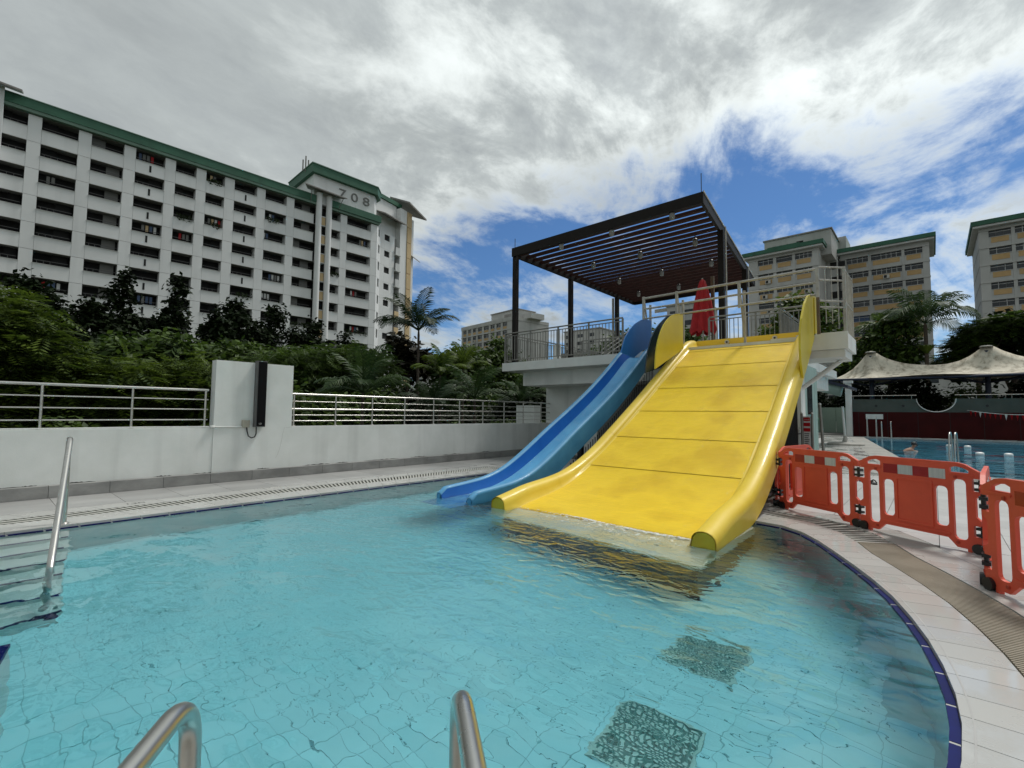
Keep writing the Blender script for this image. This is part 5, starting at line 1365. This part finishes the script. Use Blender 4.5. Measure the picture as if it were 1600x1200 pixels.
def plain_block(label, px_c, D, w_, h, dep, rows_, cols_):
    """px_c: world bearing slope x/y of its centre"""
    x = px_c*D
    t = frame_thing('apartment_block', label, (x-w_/2, D), R(90), group='small blocks seen far off')
    ubox('wall', m_blockb, t, (0, 0, 0), (w_, dep, h+ZG)); ubox('roof', m_roofg, t, (-.3, -.3, h+ZG), (w_+.3, dep, h+ZG+.4))
    for r_ in range(rows_):
        for c_ in range(cols_):
            x0 = .8+(w_-1.2)*c_/cols_; ubox('window', m_glass, t, (x0, -.03, h+ZG-2.6-r_*2.8), (x0+(w_-1.2)/cols_*.55, .05, h+ZG-1.3-r_*2.8))
    return t
plain_block('white block seen behind the platform balustrade below the pergola', -.655, 150, 16, 33, 14, 8, 3)
plain_block('pale block just right of the tall palm, low on the skyline', -1.545, 120, 9, 30, 10, 7, 2)
plain_block('small distant pale block between the palm and the tan block', -1.30, 180, 13, 32, 10, 6, 3)
plain_block('white building seen between the red parasol and the pergola post', -.395, 120, 9, 30, 12, 8, 2)
plain_block('banded building seen below the tent canopies', .02, 90, 30, 9, 12, 3, 10)
plain_block('low pale building seen through the railings under the platform', -.52, 70, 30, 12, 12, 3, 9)
# ================================================================== TREES
def leaf_mat(name, c1, c2, trans=.35, spec=.3):
    M = bpy.data.materials.new(name); M.use_nodes = True; nt = M.node_tree; N = nt.nodes; L = nt.links
    b = N['Principled BSDF']; g = N.new('ShaderNodeNewGeometry')
    n = N.new('ShaderNodeTexNoise'); n.inputs['Scale'].default_value = 1.1; n.inputs['Detail'].default_value = 6; L.new(g.outputs['Position'], n.inputs[0])
    ad = N.new('ShaderNodeMath'); ad.operation = 'MULTIPLY_ADD'; L.new(g.outputs['Random Per Island'], ad.inputs[0]); ad.inputs[1].default_value = .5; L.new(n.outputs['Fac'], ad.inputs[2])
    mr = N.new('ShaderNodeMapRange'); L.new(ad.outputs[0], mr.inputs[0]); mr.inputs[1].default_value = .45; mr.inputs[2].default_value = 1.0
    mx = N.new('ShaderNodeMix'); mx.data_type = 'RGBA'; L.new(mr.outputs[0], mx.inputs[0]); mx.inputs[6].default_value = (*c1, 1); mx.inputs[7].default_value = (*c2, 1)
    L.new(mx.outputs[2], b.inputs['Base Color']); b.inputs['Roughness'].default_value = .55; b.inputs['Specular IOR Level'].default_value = spec
    tr = N.new('ShaderNodeBsdfTranslucent'); L.new(mx.outputs[2], tr.inputs[0]); ms = N.new('ShaderNodeMixShader'); ms.inputs[0].default_value = trans
    L.new(b.outputs[0], ms.inputs[1]); L.new(tr.outputs[0], ms.inputs[2]); L.new(ms.outputs[0], N['Material Output'].inputs['Surface'])
    return M
lf_fresh = leaf_mat('fresh_leaf', (.018, .040, .007), (.12, .175, .022))
lf_dark = leaf_mat('dark_leaf', (.006, .011, .004), (.015, .027, .008), .12, .08)
lf_mid = leaf_mat('mid_leaf', (.020, .044, .009), (.085, .14, .022))
lf_palm = leaf_mat('palm_leaf', (.018, .045, .014), (.055, .095, .026), .25)
lf_palmd = leaf_mat('deep_palm_leaf', (.010, .028, .010), (.03, .055, .018), .2)
lf_red = leaf_mat('reddish_leaf', (.010, .010, .006), (.026, .024, .012), .15, .1)
rng = np.random.default_rng(11)
def unit(v): return v/np.maximum(1e-9, np.linalg.norm(v, axis=1, keepdims=True))
def blob_points(blobs, n, shell=.55):
    """points in the outer part of ellipsoids, more on the upper side; returns pts, outward"""
    vol = np.array([b[3]*b[4]*b[5] for b in blobs])**.75; cnt = rng.multinomial(n, vol/vol.sum()); P = []; O = []
    for b, k in zip(blobs, cnt):
        d = unit(rng.normal(size=(k, 3))); d[:, 2] = np.where((d[:, 2] < -.35) & (rng.random(k) < .6), -d[:, 2], d[:, 2])
        r = shell+(1-shell)*rng.random(k)**.6; lump = 1+.16*np.sin(d[:, 0]*9+b[0]*3)*np.sin(d[:, 1]*8+b[1]*2)+.10*np.sin(d[:, 2]*13+b[2])
        P.append(np.array(b[:3])+d*(r*lump)[:, None]*np.array(b[3:6])); O.append(d)
    return np.vstack(P), np.vstack(O)
def quads(C, U, V_):
    n = len(C); V = np.stack([C-U, C+V_, C+U, C-V_], 1).reshape(-1, 3); F = np.arange(4*n).reshape(n, 4); return V, F
def broad_crown(name, blobs, n, size, m_, parent, cluster=5):
    k = n//cluster; P, O = blob_points(blobs, k)
    P = np.repeat(P, cluster, 0)+rng.normal(size=(k*cluster, 3))*size*1.3; O = np.repeat(O, cluster, 0); n = len(P)
    nrm = unit(O*.5+np.array([0, 0, .8])+rng.normal(size=(n, 3))*.55); a = unit(np.cross(nrm, rng.normal(size=(n, 3)))); b = np.cross(nrm, a)
    s = size*(.6+.8*rng.random(n))[:, None]
    V, F = quads(P, a*s, b*s*.55); me = fast_mesh(name, V-np.array(parent.location), F); return link(name, me, m_, parent)
def feather_crown(name, blobs, n, size, m_, parent, pairs=6):
    """flat sprays of small leaflets held in layers"""
    P, O = blob_points(blobs, n, .5)
    d = unit(np.c_[O[:, 0], O[:, 1], O[:, 2]*.15-.12]+rng.normal(size=(n, 3))*.35); d[:, 2] = np.clip(d[:, 2], -.5, .25); d = unit(d)
    sd = unit(np.cross(d, np.array([0, 0, 1.0]))+rng.normal(size=(n, 3))*.15); L_ = size*(.7+.6*rng.random(n))
    C, U, W_ = [], [], []
    for i in range(pairs):
        q = (i+.5)/pairs
        for sg in (-1, 1):
            base = P+d*(L_*q)[:, None]-np.array([0, 0, 1.0])*(L_*q*q*.25)[:, None]
            ll = L_*(.42*math.sin(math.pi*(q*.8+.15)))
            u = unit(sd*sg+d*.5-np.array([0, 0, .25]))*(ll/2)[:, None]
            C.append(base+u); U.append(u); W_.append(d*(L_*.42/pairs)[:, None])
    V, F = quads(np.vstack(C), np.vstack(U), np.vstack(W_)); me = fast_mesh(name, V-np.array(parent.location), F); return link(name, me, m_, parent)
def trunk(parent, base, top, r, limbs, seed):
    rr = random.Random(seed); b = Vector(base); t_ = Vector(top); P = []
    for i in range(7):
        q = i/6; P.append(b.lerp(t_, q)+Vector((rr.uniform(-1, 1), rr.uniform(-1, 1), 0))*r*.8*(0 < i < 6))
    MB().tube(P, [r*(1.25-.75*i/6) for i in range(7)], 8).build('trunk', m_bark, parent)
    for (x, y, z) in limbs:
        e = Vector((x, y, z)); s_ = P[rr.choice((3, 4, 5))]; m_ = s_.lerp(e, .5)+Vector((rr.uniform(-.2, .2), rr.uniform(-.2, .2), .25))
        MB().tube([s_, m_, e], [r*.42, r*.28, r*.08], 6).build('limb', m_bark, parent)
def tree(label, base, blobs, n, size, m_, kind='broad', tr=.18, group=None, name='tree', cluster=5):
    t = thing(name, label, 'tree', base, group=group)
    top = (np.mean([b[0] for b in blobs]), np.mean([b[1] for b in blobs]), np.mean([b[2] for b in blobs])+.3)
    trunk(t, base, top, tr, [(b[0], b[1], b[2]) for b in blobs[:6]], len(label))
    (broad_crown if kind == 'broad' else feather_crown)('crown', blobs, n, size, m_, t, **({'cluster': cluster} if kind == 'broad' else {}))
    return t
G = -1.75
# near feathery trees beyond the left wall
rb = random.Random(3)
tree('big feathery green tree at the left frame edge above the railing', (-19.0, -.6, G),
     [(-18.6, -1.6, 3.0, 2.4, 2.0, 1.7), (-18.2, -.2, 3.2, 2.0, 1.5, 1.55), (-18.0, .75, 2.7, 1.7, 1.2, 1.5), (-17.6, .0, 1.5, 1.6, 1.6, 1.1), (-18.4, -3.4, 3.0, 2.4, 2.0, 1.6), (-17.5, -2, .9, 1.6, 2, .9), (-17.8, 1.4, 1.7, 1.4, 1.1, 1.1)], 6200, .52, lf_fresh, 'feather', .22)
tree('low feathery green tree spreading above the middle of the left railing', (-17.8, 2.6, G),
     [(-17.6, 2.2, 1.7, 1.5, 1.1, 1.15), (-17.4, 3.1, 1.9, 1.5, 1.1, 1.05), (-17.7, 3.9, 1.5, 1.5, 1.0, 1.2), (-17.0, 2.8, .6, 1.3, 1.5, .9)], 4200, .44, lf_fresh, 'feather', .14)
tree('feathery green tree just left of the white pier', (-17.2, 4.6, G),
     [(-17.2, 4.5, 1.9, 1.5, 1.0, 1.2), (-17.4, 5.3, 1.7, 1.4, 1.1, 1.3), (-16.8, 4.6, .6, 1.2, 1.2, .9)], 3000, .42, lf_fresh, 'feather', .13)
# dark trees close to the long block
def darktree(label, y, ztop, w_, x=-38, nb=9, n=17000, seed=1, spiky=False, m_=None, ls=.17):
    rr = random.Random(seed); B = []
    for i in range(nb):
        q = i/(nb-1); zz = G+3.0+(ztop-G-3.6)*q; ww = w_*(.5+.6*math.sin(math.pi*min(1, .25+q*.75)))*(1-.30*q*q)
        for s_ in range(2 if q > .7 else 3):
            B.append((x+rr.uniform(-1, 1)*ww*.7, y+rr.uniform(-1, 1)*ww*.75, zz+rr.uniform(-.4, .4), ww*rr.uniform(.45, .65), ww*rr.uniform(.45, .65), rr.uniform(.6, .95)))
    B.append((x, y+rr.uniform(-.3, .3), ztop-.35, .45, .45, .5))
    return tree(label, (x, y, G), B, n, ls, m_ or lf_dark, 'broad', .2, 'dark trees in front of the long block')
darktree('dark leafy tree behind the big feathery tree, near the left edge', 1.8, 8.6, 2.6, seed=2)
darktree('dark narrow tree rising against the block, left of the twin pair', 5.9, 9.9, 1.7, seed=3, n=10000)
darktree('dark narrow tree with a pointed top, right of the twin pair', 8.6, 9.9, 1.8, seed=4, n=10000)
darktree('wide dark tree left of the white pier top', 12.4, 9.4, 2.6, seed=5, n=15000)
darktree('wide dark tree directly above the white pier', 15.0, 9.2, 2.5, seed=6, n=15000)
darktree('dark tree below the round shafts of the long block', 18.3, 8.7, 2.3, seed=7, n=13000)
darktree('small dark tree right of the round shafts', 21.0, 8.2, 1.5, seed=8, n=6500)
darktree('dark low tree filling behind the left ones', 3.9, 7.4, 2.4, x=-36, seed=9)
darktree('dark tree low behind the pointed one', 10.5, 7.6, 2.0, x=-36, seed=10)
# mid green rounded trees right of the pier
tree('rounded mid green tree just right of the white pier', (-24, 11.5, G), [(-24, 9.6, 2.7, 1.9, 1.7, 1.6), (-24, 11.3, 3.3, 2.0, 1.8, 1.55), (-24, 13.2, 3.8, 2.0, 1.7, 1.4), (-24, 15.0, 3.5, 1.8, 1.6, 1.35), (-23.4, 12.3, 1.5, 1.8, 2.6, 1.3)], 5600, .46, lf_mid, 'feather', .2)
tree('mid green bush low behind the steel railing', (-20.5, 9.5, G), [(-20.5, 8.6, 1.2, 1.4, 1.6, 1.3), (-20.5, 10.8, 1.0, 1.4, 1.6, 1.2), (-20.5, 12.8, 1.3, 1.4, 1.6, 1.2)], 9000, .12, lf_mid, 'broad', .1)
tree('small reddish dark tree behind the tall palm', (-26, 19.0, G), [(-26, 18.8, 5.3, 1.0, .9, .8), (-26, 17.9, 5.9, .5, .5, .4), (-26, 19.9, 5.0, .8, .7, .5), (-26, 19.2, 4.2, .8, .8, .6), (-26, 18.2, 4.6, .6, .6, .5)], 1500, .22, lf_red, 'broad', .1)
tree('bright leafy tree left of the distant tan block', (-26, 22.8, G), [(-26, 22.0, 4.4, 1.5, 1.5, 1.1), (-26, 23.6, 5.2, 1.3, 1.3, 1.0), (-26, 24.6, 4.2, 1.5, 1.6, 1.3), (-25, 23, 2.4, 1.6, 2.2, 1.4)], 7000, .20, lf_mid, 'broad', .14)
tree('dark bushy tree with a light top below the distant tan block', (-26, 27.5, G), [(-26, 26.6, 5.2, 1.2, 1.1, 1.3), (-26, 28.2, 5.0, 1.5, 1.6, 1.5), (-26, 29.8, 4.6, 1.5, 1.6, 1.3), (-26, 27.6, 6.8, .6, .75, .6), (-25, 28.4, 2.8, 2, 2.6, 1.6)], 9000, .17, lf_mid, 'broad', .14)
tree('low dark bush at the far end of the white wall', (-17.5, 22, G), [(-17.5, 20.6, 1.8, 1.4, 1.6, 1.3), (-17.5, 23, 2.0, 1.5, 1.8, 1.5), (-17, 26, 2, 1.5, 1.8, 1.6), (-16.5, 29, 2.2, 1.5, 2.2, 1.8)], 11000, .13, lf_dark, 'broad', .1)
# low growth just beyond the wall, nobody could count it
for nm, B, n_, sz, mm in (('shrub_mass', [(-14.5, y, -.3+.5*math.sin(y*1.7), 1.5, 1.4, 1.25+.2*math.sin(y*2.3)) for y in np.arange(-5, 24, 1.6)], 60000, .085, lf_mid),
                      ('shrub_mass', [(-21.5, y, .2, 2.2, 2.2, 1.7) for y in np.arange(-7, 34, 2.4)], 46000, .14, lf_dark)):
    P, O = blob_points(B, n_); nr = unit(O*.6+np.array([0, 0, .7])+rng.normal(size=(n_, 3))*.5); a = unit(np.cross(nr, rng.normal(size=(n_, 3)))); b = np.cross(nr, a); s_ = sz*(.6+.8*rng.random(n_))[:, None]
    V, F = quads(P, a*s_, b*s_*.5); o = link(nm, fast_mesh(nm, V, F), mm, kind='stuff')

P, O = blob_points([(-31, y, 1.2, 2.4, 2.6, 3.0+.4*math.sin(y)) for y in np.arange(8, 46, 2.6)], 30000); nr = unit(O*.6+np.array([0, 0, .7])+rng.normal(size=(30000, 3))*.5); a = unit(np.cross(nr, rng.normal(size=(30000, 3)))); b = np.cross(nr, a); s_ = .2*(.6+.8*rng.random(30000))[:, None]
V, F = quads(P, a*s_, b*s_*.5); link('shrub_mass', fast_mesh('shrub_mass', V, F), lf_dark, kind='stuff')
# palms
def frond_mesh(L_, droop, nleaf, ll, wl, m_, seed, rise=.5, curl=.55):
    rr = np.random.default_rng(seed); Vs = []; Fs = []; q = np.linspace(0, 1, 14)
    ang = math.atan(rise)-q*q*droop; dx = np.cos(ang)*L_/13; dz = np.sin(ang)*L_/13
    X = np.concatenate([[0], np.cumsum(dx[:-1])]); Z = np.concatenate([[0], np.cumsum(dz[:-1])])
    mb = MB().tube([(x, 0, z) for x, z in zip(X, Z)], [.028*(1.1-k) for k in q], 5)
    for i in range(nleaf):
        t_ = .14+.86*(i+.5)/nleaf; x = np.interp(t_, q, X); z = np.interp(t_, q, Z); a = np.interp(t_, q, ang)
        w_ = math.sin(math.pi*(t_*.78+.16)); l = ll*w_*(.85+.3*rr.random())
        for sg in (-1, 1):
            up = .35+rr.normal()*.10; d = Vector((math.cos(a)*.62, sg*.8, math.sin(a)*.62+up*.4)).normalized()
            p0 = Vector((x, 0, z)); p1 = p0+d*l*.5; d2 = (d-Vector((0, 0, curl+rr.random()*.35))).normalized(); p2 = p1+d2*l*.5
            sd = Vector((math.cos(a), 0, math.sin(a)))*wl*.5
            mb.add([p0-sd*.5, p0+sd*.5, p1+sd, p2, p1-sd], [(0, 1, 2, 4), (4, 2, 3)])
    me = mb.mesh('frond'); me.materials.append(m_); return me
FR = {}
def palm(label, x, y, zc, L_, n, droop=1.3, ll=.62, wl=.05, m_=None, rise=.9, tr=.07, seed=0, lean=0, base=None, curl=.55, low=.0):
    m_ = m_ or lf_palm; t = thing('palm_tree', label, 'palm tree', (x, y, G), group=None); rr = random.Random(seed)
    ms = []
    for k in range(3):
        key = (round(L_, 2), droop, ll, m_.name, k, rise)
        if key not in FR: FR[key] = frond_mesh(L_, droop*(.85+.2*k), 26, ll, wl, m_, seed*3+k, rise*(1-.25*k), curl)
        ms.append(FR[key])
    MB().tube([(x+lean, y, G), (x+lean*.4, y, (G+zc)/2), (x, y, zc-.3), (x, y, zc+.05)], [tr*1.3, tr, tr*.9, tr*.5], 8).build('trunk', m_bark, t)
    for i in range(n):
        a = 2*math.pi*i/n*1.0+rr.uniform(-.22, .22); me = ms[i % 3]
        o = link('frond', me, None, t, loc=(0, 0, zc-G+rr.uniform(-.05, .05)))
        o.rotation_euler = (rr.uniform(-.25, .25), rr.uniform(-.25, .2)+(.0 if i % 3 else -.35), a); s_ = rr.uniform(.85, 1.1); o.scale = (s_, s_, s_)
    return t
for i_, (x_, y_, r_, h_) in enumerate(((-29, 8.6, 2.0, 1.0), (-30, 12.6, 2.2, 1.2), (-30, 16.8, 2.2, 1.5), (-28, 5.2, 1.7, .9))):
    tree(['mid green rounded tree low between the pier and the dark trees', 'mid green rounded tree low behind the pier', 'mid green rounded tree under the round shafts', 'mid green rounded tree left of the pier, below the dark pair'][i_], (x_, y_, G), [(x_, y_-.8, 2.6+h_, r_, 1.4, 1.3), (x_, y_+.9, 2.9+h_, r_, 1.5, 1.3), (x_, y_, 1.4, r_, 2.0, 1.4)], 7000, .17, lf_mid, 'broad', .14)
palm('tall slender palm standing against the end of the long block', -22, 16.65, 6.25, 2.75, 15, 1.15, .95, .075, lf_palmd, 1.0, .075, 1)
palm('broad low palm right of the white pier, behind the railing', -16, 9.6, 2.2, 2.0, 14, 1.15, .75, .055, lf_palm, 1.0, .07, 2)
palm('broad palm low in the middle of the railing view', -16, 15.4, 2.2, 2.0, 13, 1.2, .72, .05, lf_palm, 1.0, .07, 3)
palm('light green palm clump behind the middle of the railing', -18.5, 15.4, 3.4, 1.7, 12, 1.2, .62, .06, lf_fresh, 1.2, .06, 4)
palm('light green palm with upright fronds right of the tall palm', -19, 17.4, 3.9, 1.6, 12, 1.2, .62, .06, lf_fresh, 1.2, .06, 5)
palm('glossy low palm at the corner of the platform', -15.5, 18.0, 2.0, 1.8, 13, 1.2, .68, .05, lf_palm, 1.1, .07, 6)
palm('dark low palm between the two broad ones', -15.6, 12.6, 1.7, 1.6, 11, 1.1, .6, .05, lf_palmd, .9, .06, 7)
# trees of the far side, right half of the view
palm('large coconut palm in front of the gap between the blocks', -.3, 58, 10.2, 4.6, 16, 1.7, 1.7, .13, lf_palm, .9, .16, 8, curl=.9)
palm('young coconut palm just left of the large one', -3.0, 60, 9.6, 3.6, 13, 1.5, 1.4, .12, lf_mid, .9, .14, 9, curl=.9)
t = thing('birds_nest_fern', 'pale green fern clump growing on the big palm trunk', 'fern', (-.3, 57.9, 7.4))
for k in range(18):
    a = 2*math.pi*k/18; r_ = 1.0+.3*rb.random(); d = Vector((math.cos(a), math.sin(a), 0)); s_ = Vector((-d.y, d.x, 0))*.12
    MB().add([d*.1-s_*.4, d*.1+s_*.4, d*r_*.55+s_+Vector((0, 0, .75)), d*r_+Vector((0, 0, .55)), d*r_*.55-s_+Vector((0, 0, .75))], [(0, 1, 2, 4), (4, 2, 3)]).build('frond', lf_fresh, t, org=(0, 0, 0))
tree('leafy tree left of the coconut palms above the left canopy', (-3.2, 59, 0), [(-4.2, 59, 8.4, 1.7, 1.5, 1.5), (-2.4, 59, 9.6, 1.6, 1.5, 1.6), (-3.2, 59, 6.6, 1.9, 1.6, 1.4), (-1.6, 59, 7.4, 1.3, 1.3, 1.2), (-5.2, 59, 6.2, 1.4, 1.3, 1.2), (-2.2, 59, 5.4, 1.6, 1.4, 1.0)], 6500, .22, lf_mid, 'broad', .2)
tree('thin leafy tree above the left end of the left canopy', (-7.2, 60, 0), [(-7.4, 60, 6.5, 1.4, 1.2, 1.0), (-6.2, 60, 7.4, 1.0, 1.0, .9), (-8.2, 60, 5.6, 1.5, 1.2, 1.0)], 2600, .2, lf_mid, 'broad', .14)
tree('large dark tree above the right canopy near the frame edge', (5.2, 62, 0), [(3.6, 62, 7.8, 2.2, 1.8, 1.8), (5.6, 62, 8.8, 2.6, 2.0, 2.0), (7.8, 62, 8.4, 2.6, 2.0, 2.0), (4.6, 62, 6.2, 2.6, 2, 1.5), (9.8, 62, 7.6, 2.6, 2, 2.0), (2.2, 62, 6.2, 1.4, 1.4, 1.1)], 9000, .28, lf_dark, 'broad', .3)
tree('feathery tree between the coconut palm and the dark tree', (3.0, 61, 0), [(2.6, 60, 8.2, 1.5, 1.2, 1.0), (3.9, 60, 9.5, 1.8, 1.3, .8), (5.4, 60, 9.9, 1.7, 1.3, .8), (1.7, 60, 6.8, 1.2, 1.1, .9)], 1500, .8, lf_mid, 'feather', .2)
for i, (x, y, h, lab) in enumerate(((-9.8, 56.5, 4.2, 'dark low tree behind the pale green boards'), (-5.2, 55.8, 4.6, 'dark low tree under the left canopy'), (-1.4, 55.8, 4.4, 'dark low tree seen in the round cut-out of the wall'), (2.2, 56.2, 3.8, 'thin low tree under the valley of the canopies'), (6.4, 56.2, 4.4, 'dark low tree under the right canopy'), (9.8, 57, 4.4, 'dark low tree at the right frame edge'))):
    tree(lab, (x, y, 0), [(x-1.1, y, h*.55, 1.5, 1.1, 1.2), (x+1.0, y, h*.6, 1.5, 1.1, 1.2), (x, y, h*.85, 1.6, 1.1, 1.0), (x, y, 1.6, 1.9, 1.1, 1.2)], 4600 if i != 3 else 1500, .17, lf_dark if i != 3 else lf_mid, 'broad', .12, 'low trees beyond the maroon wall')
tree('variegated leafy tree behind the platform balustrade', (-5.8, 30, G), [(-6.3, 30, 5.6, 1.3, 1.1, 1.2), (-4.7, 30, 6.2, 1.2, 1.1, 1.4), (-5.6, 30, 7.2, .9, .9, 1.0), (-5.4, 30, 4.6, 1.6, 1.3, 1.1)], 4200, .16, lf_fresh, 'broad', .12)
tree('bushy tree seen through the front balustrade of the platform', (-22, 42, G), [(-22, 41, 7.4, 2.2, 2.0, 1.8), (-20, 42, 8.0, 2.0, 1.8, 1.6), (-17, 43, 7.6, 2.2, 2, 1.6), (-24, 41, 6.5, 2, 2, 1.6)], 6000, .22, lf_mid, 'broad', .2)
tree('dark trees under the platform seen below the slab', (-17, 34, G), [(-17, 34, 2.2, 3.5, 2, 2.2), (-13, 35, 2.2, 3.0, 2, 2.0), (-21, 33, 2.4, 3, 2, 2.2)], 7000, .2, lf_dark, 'broad', .2)
